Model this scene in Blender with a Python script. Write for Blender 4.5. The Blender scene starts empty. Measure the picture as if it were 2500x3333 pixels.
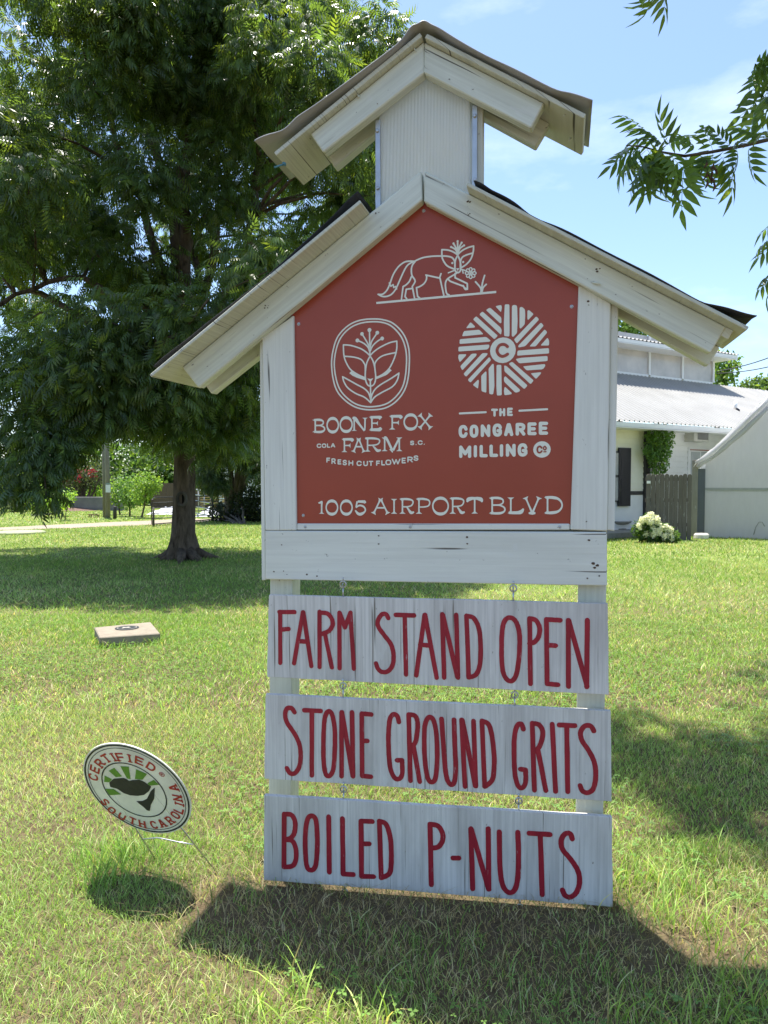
import bpy, bmesh, math, random
import numpy as np
from mathutils import Vector, Matrix
from mathutils.geometry import tessellate_polygon
R = math.radians
random.seed(7)
rng = np.random.default_rng(11)
scene = bpy.context.scene
COL = scene.collection

# ------------------------------------------------------------------ camera
F, CX, CY = 2336.0, 1250.0, 1666.5          # focal length and centre in photograph pixels
PITCH, CAMH = R(2.2), 1.455
cam_d = bpy.data.cameras.new('camera'); cam = bpy.data.objects.new('camera', cam_d); COL.objects.link(cam)
cam_d.sensor_fit = 'HORIZONTAL'; cam_d.sensor_width = 36.0; cam_d.lens = F / 2500.0 * 36.0
cam_d.clip_start = 0.05; cam_d.clip_end = 3000
cam.location = (0, 0, CAMH); cam.rotation_euler = (R(90) - PITCH, 0, 0)
scene.camera = cam

# ------------------------------------------------------------------ sky, sun, exposure
SUN_EL, SUN_AZ = R(76), R(-24)              # azimuth from +Y towards +X
world = bpy.data.worlds.new('World'); scene.world = world; world.use_nodes = True
wn = world.node_tree; wn.nodes.clear()
def wnode(t): return wn.nodes.new(t)
w_out, w_bg, w_sky = wnode('ShaderNodeOutputWorld'), wnode('ShaderNodeBackground'), wnode('ShaderNodeTexSky')
w_sky.sky_type = 'NISHITA'; w_sky.sun_disc = False; w_sky.sun_elevation = SUN_EL; w_sky.sun_rotation = SUN_AZ % (2 * math.pi)
w_sky.air_density = 1.0; w_sky.dust_density = 0.9; w_sky.ozone_density = 3.2
w_tc, w_map, w_noise, w_ramp, w_mix = wnode('ShaderNodeTexCoord'), wnode('ShaderNodeMapping'), wnode('ShaderNodeTexNoise'), wnode('ShaderNodeValToRGB'), wnode('ShaderNodeMix')
w_map.inputs['Scale'].default_value = (1.6, 1.6, 4.5); w_map.inputs['Location'].default_value = (0.35, 0.2, 0.1)
w_noise.inputs['Scale'].default_value = 1.7; w_noise.inputs['Detail'].default_value = 8; w_noise.inputs['Roughness'].default_value = 0.58
w_ramp.color_ramp.elements[0].position = 0.57; w_ramp.color_ramp.elements[0].color = (0.0, 0.0, 0.0, 1)
w_ramp.color_ramp.elements[1].position = 0.82; w_ramp.color_ramp.elements[1].color = (0.42, 0.42, 0.42, 1)
w_mix.data_type = 'RGBA'; w_mix.inputs['B'].default_value = (6.4, 6.7, 7.2, 1)
wn.links.new(w_tc.outputs['Generated'], w_map.inputs['Vector']); wn.links.new(w_map.outputs['Vector'], w_noise.inputs['Vector'])
wn.links.new(w_noise.outputs['Fac'], w_ramp.inputs['Fac']); wn.links.new(w_ramp.outputs['Color'], w_mix.inputs['Factor'])
wn.links.new(w_sky.outputs['Color'], w_mix.inputs['A']); wn.links.new(w_mix.outputs['Result'], w_bg.inputs['Color'])
w_bg.inputs['Strength'].default_value = 0.122
wn.links.new(w_bg.outputs['Background'], w_out.inputs['Surface'])
sun_d = bpy.data.lights.new('sun', 'SUN'); sun = bpy.data.objects.new('sun', sun_d); COL.objects.link(sun)
sun_d.energy = 4.9; sun_d.angle = R(0.53); sun_d.color = (1.0, 0.95, 0.86)
sdir = Vector((math.sin(SUN_AZ) * math.cos(SUN_EL), math.cos(SUN_AZ) * math.cos(SUN_EL), math.sin(SUN_EL)))
sun.rotation_euler = sdir.to_track_quat('Z', 'Y').to_euler()
vs = scene.view_settings; vs.view_transform = 'Standard'; vs.look = 'None'; vs.exposure = 1.17; vs.gamma = 1.0
scene.cycles.max_bounces = 8; scene.cycles.transparent_max_bounces = 12

# ------------------------------------------------------------------ photo pixels -> rays
REG = dict(full=(0, 0, .6636), a1=(800, 50, 1.3825), a2=(850, 620, 1.4426), a3=(850, 1300, 1.4426), a4=(850, 1880, 1.3825),
           a5=(1900, 950, 2.4583), a6=(1800, 0, 1.8429), a7=(0, 0, 1.185), a8=(200, 2350, 2.765), a9=(0, 1300, 1.8433),
           fox=(1200, 760, 3.6065), emb=(1060, 1020, 5.53), mill=(1470, 970, 4.8794), bf=(1000, 1330, 3.8581), cg=(1470, 1300, 4.8794),
           ad=(1010, 1590, 3.7705), c1=(820, 60, 2.765), c2=(1350, 50, 2.765), c3=(480, 550, 1.8033), c4=(1350, 530, 1.4426),
           g1=(0, 1450, 3.318), g2=(450, 1450, 3.6867), g3=(1980, 1350, 3.1904), g4=(1980, 1050, 3.1904))
CAMP = Vector((0, 0, CAMH))
def src(k, x, y):
    a, b, s = REG[k]; return a + x / s, b + y / s
def ray(k, x, y):
    px, py = src(k, x, y); X = (px - CX) / F; Y = -(py - CY) / F; c, s = math.cos(PITCH), math.sin(PITCH)
    return Vector((X, c + Y * s, -s + Y * c))
def at_z(k, x, y, z=0.0):
    r = ray(k, x, y); return CAMP + r * ((z - CAMH) / r.z)
def at_y(k, x, y, dep):
    r = ray(k, x, y); return CAMP + r * (dep / r.y)
class Plane:
    def __init__(self, O, yaw, lean=0.0, roll=0.0):
        u = Vector((math.cos(yaw), -math.sin(yaw), 0)); n = Vector((-math.sin(yaw), -math.cos(yaw), 0)); v = Vector((0, 0, 1))
        n2 = n * math.cos(lean) - v * math.sin(lean); v2 = v * math.cos(lean) + n * math.sin(lean)
        self.u = u * math.cos(roll) + v2 * math.sin(roll); self.v = v2 * math.cos(roll) - u * math.sin(roll); self.n = n2; self.O = Vector(O)
    def loc(self, k, x, y, d=0.0):
        r = ray(k, x, y); o = self.O + self.n * d
        q = CAMP + r * ((o - CAMP).dot(self.n) / r.dot(self.n)) - self.O
        return (q.dot(self.u), q.dot(self.v))
    def w(self, a, b, d=0.0): return self.O + self.u * a + self.v * b + self.n * d
    def p(self, k, x, y, d=0.0):
        a, b = self.loc(k, x, y, d); return self.w(a, b, d)

# ------------------------------------------------------------------ mesh collector
class MB:
    def __init__(self): self.v, self.f, self.uv, self.sm = [], [], [], []
    def face(self, idx, uv=None, smooth=False): self.f.append(tuple(idx)); self.uv.append(uv); self.sm.append(smooth)
    def poly(self, pts, uv=None):
        n = len(self.v); self.v += [tuple(p) for p in pts]; self.face(range(n, n + len(pts)), uv)
    def polytri(self, pts):                        # a possibly concave flat outline
        n = len(self.v); self.v += [tuple(p) for p in pts]
        for t in tessellate_polygon([[Vector(p) for p in pts]]): self.face([n + i for i in t])
    def prism(self, pts, vec):
        n = len(self.v); m = len(pts); vec = Vector(vec)
        self.v += [tuple(p) for p in pts] + [tuple(Vector(p) + vec) for p in pts]
        self.face(range(n, n + m)); self.face([n + m + i for i in reversed(range(m))])
        for i in range(m):
            j = (i + 1) % m; self.face((n + j, n + i, n + m + i, n + m + j))
    def box(self, c, sx, sy, sz, ax=None):
        ax = ax or (Vector((1, 0, 0)), Vector((0, 1, 0)), Vector((0, 0, 1))); c = Vector(c)
        p = [c + ax[0] * (a * sx / 2) + ax[1] * (b * sy / 2) - ax[2] * (sz / 2) for a, b in ((-1, -1), (1, -1), (1, 1), (-1, 1))]
        self.prism(p, ax[2] * sz)
    def tube(self, pts, rad, seg=8, cap=True):
        pts = [Vector(p) for p in pts]; n0 = len(self.v); up = Vector((0.13, 0.31, 0.94)); k = len(pts)
        rad = rad if hasattr(rad, '__len__') else [rad] * k
        for i, p in enumerate(pts):
            t = (pts[min(i + 1, k - 1)] - pts[max(i - 1, 0)]).normalized()
            a = t.cross(up)
            if a.length < .05: a = t.cross(Vector((1, 0, 0)))
            a.normalize(); b = t.cross(a)
            for s in range(seg):
                th = 2 * math.pi * s / seg; self.v.append(tuple(p + (a * math.cos(th) + b * math.sin(th)) * rad[i]))
        for i in range(k - 1):
            for s in range(seg):
                a = n0 + i * seg + s; b = n0 + i * seg + (s + 1) % seg; self.face((a, a + seg, b + seg, b), None, True)
        if cap:
            self.face([n0 + s for s in range(seg)]); self.face([n0 + (k - 1) * seg + s for s in reversed(range(seg))])
    def lathe(self, c, prof, seg=20, ax=None):
        n0 = len(self.v); c = Vector(c); ax = ax or (Vector((1, 0, 0)), Vector((0, 1, 0)), Vector((0, 0, 1)))
        for r, z in prof:
            for s in range(seg):
                th = 2 * math.pi * s / seg; self.v.append(tuple(c + ax[0] * (r * math.cos(th)) + ax[1] * (r * math.sin(th)) + ax[2] * z))
        for i in range(len(prof) - 1):
            for s in range(seg):
                a = n0 + i * seg + s; b = n0 + i * seg + (s + 1) % seg; self.face((a, b, b + seg, a + seg), None, True)
        self.face([n0 + s for s in reversed(range(seg))]); self.face([n0 + (len(prof) - 1) * seg + s for s in range(seg)])

def origin_of(o):
    while o is not None and o.parent is not None: o = o.parent
    return o.location.copy() if o is not None else Vector((0, 0, 0))
def link(o, parent=None):
    COL.objects.link(o)
    if parent is not None: o.parent = parent
    return o
def tag(o, label=None, cat=None, group=None, kind=None):
    for k, v in (('label', label), ('category', cat), ('group', group), ('kind', kind)):
        if v: o[k] = v
    return o
def thing(name, label, cat, loc, group=None):
    o = bpy.data.objects.new(name, None); COL.objects.link(o); o.location = loc; o.empty_display_size = .1
    return tag(o, label, cat, group)
def build(name, mb, m, parent=None, bevel=0.0, grain=None, base=None):
    """one mesh object; vertices are given in world space, stored relative to the thing's base"""
    org = origin_of(parent) if parent is not None else Vector(base or (0, 0, 0))
    me = bpy.data.meshes.new(name); me.from_pydata([tuple(Vector(p) - org) for p in mb.v], [], mb.f)
    me.polygons.foreach_set('use_smooth', mb.sm)
    if bevel:
        bm = bmesh.new(); bm.from_mesh(me); bmesh.ops.recalc_face_normals(bm, faces=bm.faces)
        ed = [e for e in bm.edges if len(e.link_faces) == 2 and e.calc_face_angle(0) > .5]
        bmesh.ops.bevel(bm, geom=ed, offset=bevel, segments=1, profile=.5, affect='EDGES', clamp_overlap=True); bm.to_mesh(me); bm.free()
    if grain is not None:
        g = Vector(grain).normalized(); a = g.cross(Vector((.2, .9, .35))).normalized(); b = g.cross(a)
        uvl = me.uv_layers.new(name='grain'); co = [v.co for v in me.vertices]; off = random.random() * 20
        for lp in me.loops:
            c = co[lp.vertex_index]; uvl.data[lp.index].uv = (c.dot(g) + off, c.dot(a) + c.dot(b) * .9 + off)
    me.materials.append(m); o = bpy.data.objects.new(name, me)
    if parent is None: o.location = org
    return link(o, parent)
def build_np(name, V, faces, m, parent=None, base=None, col=None, smooth=False):
    """big meshes straight from arrays; faces is an (n,k) array"""
    org = np.array(origin_of(parent) if parent is not None else (base or (0, 0, 0)))
    V = np.asarray(V, np.float32) - org.astype(np.float32); me = bpy.data.meshes.new(name)
    fl = faces if isinstance(faces, list) else [faces]
    me.vertices.add(len(V)); me.vertices.foreach_set('co', V.ravel())
    loops = np.concatenate([f.ravel() for f in fl]).astype(np.int32)
    tot = np.concatenate([np.full(len(f), f.shape[1]) for f in fl]); start = np.concatenate([[0], np.cumsum(tot)[:-1]])
    me.loops.add(len(loops)); me.loops.foreach_set('vertex_index', loops)
    me.polygons.add(len(tot)); me.polygons.foreach_set('loop_start', start.astype(np.int32))
    if smooth: me.polygons.foreach_set('use_smooth', np.ones(len(tot), bool))
    if col is not None:
        at = me.attributes.new('tint', 'FLOAT_COLOR', 'POINT'); at.data.foreach_set('color', np.asarray(col, np.float32).ravel())
    me.update(calc_edges=True); me.materials.append(m); o = bpy.data.objects.new(name, me)
    if parent is None: o.location = org
    return link(o, parent)

# ------------------------------------------------------------------ materials
class NT:
    def __init__(self, name):
        self.m = bpy.data.materials.new(name); self.m.use_nodes = True; self.t = self.m.node_tree; self.t.nodes.clear()
        self.out = self.n('ShaderNodeOutputMaterial')
    def n(self, t, **kw):
        o = self.t.nodes.new(t)
        for k, v in kw.items():
            if k in o.inputs: self.set(o.inputs[k], v)
            else: setattr(o, k, v)
        return o
    def set(self, s, v):
        if hasattr(v, 'is_output'): self.t.links.new(v, s)
        else: s.default_value = v
    def lk(self, a, b): self.t.links.new(a, b)
    def noise(self, vec, scale, detail=4, rough=.55):
        o = self.n('ShaderNodeTexNoise'); o.inputs['Scale'].default_value = scale; o.inputs['Detail'].default_value = detail; o.inputs['Roughness'].default_value = rough
        if vec is not None: self.lk(vec, o.inputs['Vector'])
        return o.outputs['Fac']
    def ramp(self, fac, stops):
        o = self.n('ShaderNodeValToRGB'); cr = o.color_ramp
        while len(cr.elements) < len(stops): cr.elements.new(.5)
        for e, (p, c) in zip(cr.elements, stops):
            e.position = p; e.color = (c, c, c, 1) if not hasattr(c, '__len__') else (*c, 1)
        self.lk(fac, o.inputs['Fac']); return o.outputs['Color']
    def mix(self, fac, a, b, mode='MIX'):
        o = self.n('ShaderNodeMix', data_type='RGBA', blend_type=mode)
        self.set(o.inputs['Factor'], fac); 
        for s, v in (('A', a), ('B', b)): self.set(o.inputs[s], (*v, 1) if isinstance(v, tuple) and len(v) == 3 else v)
        return o.outputs['Result']
    def mapv(self, vec, scale, loc=(0, 0, 0)):
        o = self.n('ShaderNodeMapping'); o.inputs['Scale'].default_value = scale; o.inputs['Location'].default_value = loc; self.lk(vec, o.inputs['Vector']); return o.outputs['Vector']
    def coords(self, kind='Object'): return self.n('ShaderNodeTexCoord').outputs[kind]
    def bump(self, h, strength, dist=.01):
        o = self.n('ShaderNodeBump'); o.inputs['Strength'].default_value = strength; o.inputs['Distance'].default_value = dist; self.lk(h, o.inputs['Height']); return o.outputs['Normal']
    def finish(self, col, rough=.6, normal=None, metal=0.0, spec=.5, **kw):
        b = self.n('ShaderNodeBsdfPrincipled'); self.set(b.inputs['Base Color'], (*col, 1) if isinstance(col, tuple) and len(col) == 3 else col)
        self.set(b.inputs['Roughness'], rough); b.inputs['Metallic'].default_value = metal; b.inputs['Specular IOR Level'].default_value = spec
        for k, v in kw.items(): b.inputs[k].default_value = v
        if normal is not None: self.lk(normal, b.inputs['Normal'])
        self.lk(b.outputs['BSDF'], self.out.inputs['Surface']); return self.m

def m_plain(name, col, rough=.6, metal=0.0, var=.12, scale=6.0, bump=.15, spec=.4):
    t = NT(name); c = t.coords(); n = t.noise(c, scale, 6, .6); n2 = t.noise(c, scale * 9, 4)
    k = t.ramp(n, [(.3, tuple(x * (1 - var) for x in col)), (.7, tuple(min(1, x * (1 + var)) for x in col))])
    return t.finish(k, rough, t.bump(n2, bump, .004), metal, spec)
def m_wood(name, col, dark, chips=.5, crack=.5, grain_amt=.12, grime=(.34, .33, .27), grime_amt=.35, rough=.62, cs=85, peel=.3):
    t = NT(name); uv = t.n('ShaderNodeUVMap', uv_map='grain').outputs['UV']
    g = t.noise(t.mapv(uv, (2.2, 95, 1)), 1.0, 5, .6); g2 = t.noise(t.mapv(uv, (1.0, 26, 1), (3, 7, 0)), 1.0, 3, .5)
    big = t.noise(t.mapv(uv, (1.6, 7, 1), (9, 2, 0)), 1.0, 5, .62)
    ck = t.ramp(t.noise(t.mapv(uv, (1.7, cs, 1), (5, 1, 0)), 1.0, 2, .4), [(.68 - .04 * crack, 0), (.72 - .04 * crack, 1)])
    ckm = t.ramp(t.noise(t.mapv(uv, (2.0, 4.0, 1), (1, 8, 0)), 1.0, 2), [(.46, 0), (.56, 1)])
    fl = t.ramp(t.noise(t.mapv(uv, (26, 60, 1), (2, 2, 0)), 1.0, 3, .7), [(.69 - .03 * chips, 0), (.735 - .03 * chips, 1)])
    c0 = t.ramp(g, [(.3, tuple(x * (1 - grain_amt) for x in col)), (.65, col)])
    c0 = t.mix(t.ramp(g2, [(.42, .0), (.7, grain_amt)]), c0, tuple(x * .82 for x in col))
    c1 = t.mix(t.ramp(big, [(.42, 0), (.8, grime_amt)]), c0, grime)
    pl = t.ramp(t.noise(t.mapv(uv, (5, 13, 1), (4, 3, 0)), 1.0, 3, .6), [(.655, 0), (.67, peel)]); c1 = t.mix(pl, c1, (.66, .68, .66))
    ckf = t.mix(1.0, ck, ckm, 'MULTIPLY')
    c2 = t.mix(ckf, c1, dark); c3 = t.mix(fl, c2, tuple(x * 1.5 for x in dark))
    h = t.mix(.6, g, t.mix(1.0, t.mix(.5, g2, g), ckf, 'SUBTRACT'))
    return t.finish(c3, rough, t.bump(h, .35, .004), 0, .35)
def m_leaf(name, top, trans, rough=.42):
    t = NT(name); a = t.n('ShaderNodeAttribute', attribute_name='tint').outputs['Color']
    d = t.mix(1.0, a, (*top, 1), 'MULTIPLY'); tr = t.mix(1.0, a, (*trans, 1), 'MULTIPLY')
    b = t.n('ShaderNodeBsdfPrincipled'); t.lk(d, b.inputs['Base Color']); b.inputs['Roughness'].default_value = rough; b.inputs['Specular IOR Level'].default_value = .22
    x = t.n('ShaderNodeBsdfTranslucent'); t.lk(tr, x.inputs['Color'])
    ad = t.n('ShaderNodeAddShader'); t.lk(b.outputs['BSDF'], ad.inputs[0]); t.lk(x.outputs['BSDF'], ad.inputs[1]); t.lk(ad.outputs[0], t.out.inputs['Surface'])
    return t.m

WHITE = (.74, .755, .69)
M_frame = m_wood('painted_frame_wood', WHITE, (.13, .125, .11), .35, .35, .13, (.45, .46, .40), .35)
M_rafter = m_wood('painted_rafter_wood', (.69, .73, .645), (.085, .08, .07), .4, .9, .24, (.44, .46, .37), .5)
M_sheath = m_wood('weathered_sheathing_wood', (.62, .635, .53), (.09, .085, .07), .6, 1.2, .24, (.38, .385, .29), .5, .75, 150, 0)
M_post = m_wood('post_wood', (.66, .67, .59), (.12, .11, .09), .5, .5, .15, (.38, .37, .29), .5)
M_ply = m_wood('whitewashed_plywood', (.72, .70, .67), (.20, .18, .155), .2, .7, .30, (.37, .345, .32), .9, .7, 120, .25)
M_red = m_plain('red_panel_enamel', (.325, .056, .029), .36, 0, .07, 3, .04)
M_cream = m_plain('cream_vinyl', (.76, .77, .66), .45, 0, .03, 8, .03)
def m_brush():
    t = NT('crimson_brush_paint'); c = t.coords(); n = t.noise(t.mapv(c, (60, 60, 7)), 1.0, 5, .65); n2 = t.noise(c, 9, 4, .6); k = t.ramp(n, [(.3, (.24, .006, .02)), (.62, (.36, .012, .03)), (.8, (.42, .05, .065))])
    k = t.mix(t.ramp(t.noise(t.mapv(c, (120, 120, 16), (4, 1, 2)), 1.0, 3, .7), [(.66, 0), (.74, .75)]), k, (.45, .33, .34)); k = t.mix(t.ramp(n2, [(.4, 0), (.75, .35)]), k, (.22, .006, .018)); return t.finish(k, .5, t.bump(n, .5, .003), 0, .4)
M_paint = m_brush()
M_steel = m_plain('galvanised_steel', (.45, .47, .49), .42, .75, .15, 14, .1)
M_zinc = m_plain('zinc_wire', (.5, .5, .5), .35, .9, .1, 20, .05)
M_felt = m_plain('black_roofing_felt', (.030, .030, .032), .8, 0, .3, 30, .5)
def m_sheet():
    t = NT('translucent_roof_sheet'); c = t.coords(); k = t.ramp(t.noise(c, 4, 5), [(.3, (.29, .30, .315)), (.7, (.36, .37, .385))])
    d = t.n('ShaderNodeBsdfPrincipled', Roughness=.45); t.lk(k, d.inputs['Base Color']); x = t.n('ShaderNodeBsdfTranslucent'); x.inputs['Color'].default_value = (.40, .41, .29, 1)
    ms = t.n('ShaderNodeMixShader'); ms.inputs[0].default_value = .13; t.lk(d.outputs[0], ms.inputs[1]); t.lk(x.outputs[0], ms.inputs[2]); t.lk(ms.outputs[0], t.out.inputs['Surface']); return t.m
M_sheet = m_sheet()
def m_poly(name, col, tcol, fac, rough=.35):
    t = NT(name); c = t.coords(); k = t.ramp(t.noise(t.mapv(c, (7, 7, 1.4)), 1.5, 6, .65), [(.3, tuple(x * .86 for x in col)), (.7, col)])
    d = t.n('ShaderNodeBsdfPrincipled', Roughness=rough); t.lk(k, d.inputs['Base Color']); t.lk(t.bump(t.noise(t.mapv(c, (3, 3, .9)), 1.0, 5, .6), .5, .05), d.inputs['Normal']); x = t.n('ShaderNodeBsdfTranslucent'); x.inputs['Color'].default_value = (*tcol, 1)
    ms = t.n('ShaderNodeMixShader'); ms.inputs[0].default_value = fac; t.lk(d.outputs[0], ms.inputs[1]); t.lk(x.outputs[0], ms.inputs[2]); t.lk(ms.outputs[0], t.out.inputs['Surface']); return t.m
M_poly = m_poly('twinwall_polycarbonate', (.86, .88, .88), (.92, .93, .92), .6)
M_film = m_poly('greenhouse_film', (.60, .60, .62), (.74, .75, .77), .5, .3); M_cover = m_poly('greenhouse_cover_film', (.74, .76, .76), (.92, .93, .92), .7, .3)

# ------------------------------------------------------------------ ribbons and lettering
def catmull(P, closed=False, sub=6):
    P = [tuple(p) for p in P]; n = len(P); out = []
    for i in range(n if closed else n - 1):
        q = [P[(i + k) % n] if closed else P[min(max(i + k, 0), n - 1)] for k in (-1, 0, 1, 2)]
        for s in range(sub):
            t = s / sub
            out.append(tuple(.5 * (2 * b + (c - a) * t + (2 * a - 5 * b + 4 * c - d) * t * t + (3 * b - a - 3 * c + d) * t ** 3) for a, b, c, d in zip(*q)))
    if not closed: out.append(P[-1])
    return out
class Ink:
    """flat strokes lying just above one plane; every stroke of a letter a hair above the last one"""
    def __init__(self, pl, d0, wob=0.0): self.pl, self.d0, self.mb, self.i, self.wob = pl, d0, MB(), 0, wob
    def lift(self): self.i += 1; return self.d0 + (self.i % 9) * .00011
    def ribbon(self, P, closed=False, cap='round'):
        """P: (a, b, width) in plane metres"""
        d = self.lift(); n = len(P); L, Rr = [], []
        for i in range(n):
            p0 = P[(i - 1) % n] if closed else P[max(i - 1, 0)]; p1 = P[(i + 1) % n] if closed else P[min(i + 1, n - 1)]
            tx, ty = p1[0] - p0[0], p1[1] - p0[1]; l = math.hypot(tx, ty) or 1e-9; tx /= l; ty /= l
            h = P[i][2] / 2; hl = h * (1 + random.uniform(-1, 1) * self.wob); hr = h * (1 + random.uniform(-1, 1) * self.wob)
            L.append((P[i][0] - ty * hl, P[i][1] + tx * hl)); Rr.append((P[i][0] + ty * hr, P[i][1] - tx * hr))
        mb = self.mb; b = len(mb.v); mb.v += [tuple(self.pl.w(x, y, d)) for x, y in L + Rr]
        for i in range(n if closed else n - 1):
            j = (i + 1) % n; mb.face((b + i, b + n + i, b + n + j, b + j))
        if not closed and cap == 'round':
            for e, nb, sg in ((0, 1, -1), (n - 1, n - 2, 1)):
                tx, ty = P[e][0] - P[nb][0], P[e][1] - P[nb][1]; l = math.hypot(tx, ty) or 1e-9; tx /= l; ty /= l; h = P[e][2] / 2
                pts = []
                for k in range(7):
                    th = math.pi * (k / 6 - .5); c, s = math.cos(th), math.sin(th); rr = h * (1 + random.uniform(-1, 1) * self.wob)
                    pts.append(tuple(self.pl.w(P[e][0] + (tx * c - ty * s) * rr, P[e][1] + (ty * c + tx * s) * rr, d)))
                self.mb.poly(pts)
    def lines(self, P, cap='round', sq=0.0):
        for p, q in zip(P[:-1], P[1:]):
            dx, dy = q[0] - p[0], q[1] - p[1]; l = math.hypot(dx, dy) or 1e-9; e = sq * p[2] / 2 / l
            p2 = (p[0] - dx * e, p[1] - dy * e, p[2]); q2 = (q[0] + dx * e, q[1] + dy * e, q[2])
            m = 5 if self.wob else 1
            self.ribbon([tuple(a + (b - a) * s / m for a, b in zip(p2, q2)) for s in range(m + 1)], cap=cap)
    def disc(self, a, b, ra, rb=None, n=20):
        d = self.lift(); rb = rb or ra; self.mb.poly([self.pl.w(a + ra * math.cos(2 * math.pi * i / n), b + rb * math.sin(2 * math.pi * i / n), d) for i in range(n)])
    def fill(self, pts):
        d = self.lift(); self.mb.polytri([self.pl.w(a, b, d) for a, b in pts])
    # from a traced region of the photograph
    def px(self, k): return REG[k][2] and (self.pl.O - CAMP).length / F / REG[k][2]
    def tr(self, k, P, w):
        s = self.px(k); return [(*self.pl.loc(k, p[0], p[1], self.d0), (p[2] if len(p) > 2 else w) * s) for p in P]
    def s(self, k, w, *strokes, closed=False, cap='round'):
        for P in strokes: self.ribbon(catmull(self.tr(k, P, w), closed), closed, cap)
    def l(self, k, w, *strokes, cap='round', sq=0.0):
        for P in strokes: self.lines(self.tr(k, P, w), cap, sq)
    def dot(self, k, x, y, r, ry=None):
        a, b = self.pl.loc(k, x, y, self.d0); s = self.px(k); self.disc(a, b, r * s, (ry or r) * s)
    def pg(self, k, P, rnd=0.0):
        Q = [self.pl.loc(k, x, y, self.d0) for x, y in P]
        if rnd:
            o = []
            for i, q in enumerate(Q):
                a, b = Q[i - 1], Q[(i + 1) % len(Q)]
                for nb in (a, b):
                    l = math.hypot(nb[0] - q[0], nb[1] - q[1]); e = min(.45, rnd / max(l, 1e-6)); o.append((q[0] + (nb[0] - q[0]) * e, q[1] + (nb[1] - q[1]) * e))
                m = o[-2:]; c = ((m[0][0] + m[1][0]) / 4 + q[0] / 2, (m[0][1] + m[1][1]) / 4 + q[1] / 2); o.insert(-1, c)
            Q = o
        self.fill(Q)
SANS = {
 'A': 'l 0,1 .42,0|l .58,0 1,1|l .2,.68 .8,.68|l .42,0 .58,0', 'B': 'l 0,0 0,1|s 0,0 .6,0 .9,.12 .9,.36 .6,.47 0,.47|s 0,.47 .65,.47 1,.6 1,.86 .65,1 0,1',
 'C': 's 1,.26 .82,.06 .5,0 .16,.08 0,.32 0,.68 .16,.92 .5,1 .82,.94 1,.74', 'D': 'l 0,0 0,1|s 0,0 .5,0 .85,.12 1,.4 1,.6 .85,.88 .5,1 0,1',
 'E': 'l 0,0 0,1|l 0,0 1,0|l 0,.5 .85,.5|l 0,1 1,1', 'F': 'l 0,0 0,1|l 0,0 1,0|l 0,.5 .85,.5',
 'G': 's 1,.24 .82,.05 .5,0 .16,.08 0,.32 0,.68 .16,.92 .5,1 .82,.95 1,.8|l 1,.82 1,.56|l 1,.56 .62,.56', 'H': 'l 0,0 0,1|l 1,0 1,1|l 0,.5 1,.5',
 'I': 'l .5,0 .5,1', 'L': 'l 0,0 0,1|l 0,1 1,1', 'M': 'l 0,1 0,0|l 0,0 .5,.72|l .5,.72 1,0|l 1,0 1,1', 'N': 'l 0,1 0,0|l 0,0 1,1|l 1,1 1,0',
 'O': 'o .5,0 .85,.08 1,.32 1,.68 .85,.92 .5,1 .15,.92 0,.68 0,.32 .15,.08', 'P': 'l 0,0 0,1|s 0,0 .6,0 .95,.12 1,.28 .95,.46 .6,.56 0,.56',
 'R': 'l 0,0 0,1|s 0,0 .6,0 .95,.12 .97,.28 .9,.44 .6,.54 0,.54|l .5,.54 1,1', 'S': 's .95,.2 .78,.04 .45,0 .1,.1 .04,.28 .2,.43 .55,.51 .9,.62 .98,.78 .82,.95 .5,1 .18,.95 0,.8',
 'T': 'l 0,0 1,0|l .5,0 .5,1', 'U': 's 0,0 0,.6 .1,.88 .35,1 .65,1 .9,.88 1,.6 1,0', 'V': 'l 0,0 .5,1|l .5,1 1,0', 'W': 'l 0,0 .27,1|l .27,1 .5,.1|l .5,.1 .73,1|l .73,1 1,0',
 'X': 'l 0,0 1,1|l 1,0 0,1', '.': 'l .5,1 .5,.99'}
ST = lambda x: f's {x},0,3.9 {x},.035,3.3 {x},.12,1.25 {x},.3,1 {x},.7,1 {x},.88,1.25 {x},.965,3.3 {x},1,3.9'
DG = lambda a, b, c, d, e0=3.4, e1=3.4: f's {a},{b},{e0} {a+(c-a)*.04},{b+(d-b)*.04},{e0*.75} {a+(c-a)*.15},{b+(d-b)*.15},1.2 {a+(c-a)*.5},{b+(d-b)*.5},1 {a+(c-a)*.85},{b+(d-b)*.85},1.2 {a+(c-a)*.96},{b+(d-b)*.96},{e1*.75} {c},{d},{e1}'
OV = 'o .5,0,1.9 .77,.07,1.6 .95,.28,1.05 1,.5,.9 .95,.72,1.05 .77,.93,1.6 .5,1,1.9 .23,.93,1.6 .05,.72,1.05 0,.5,.9 .05,.28,1.05 .23,.07,1.6'
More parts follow.
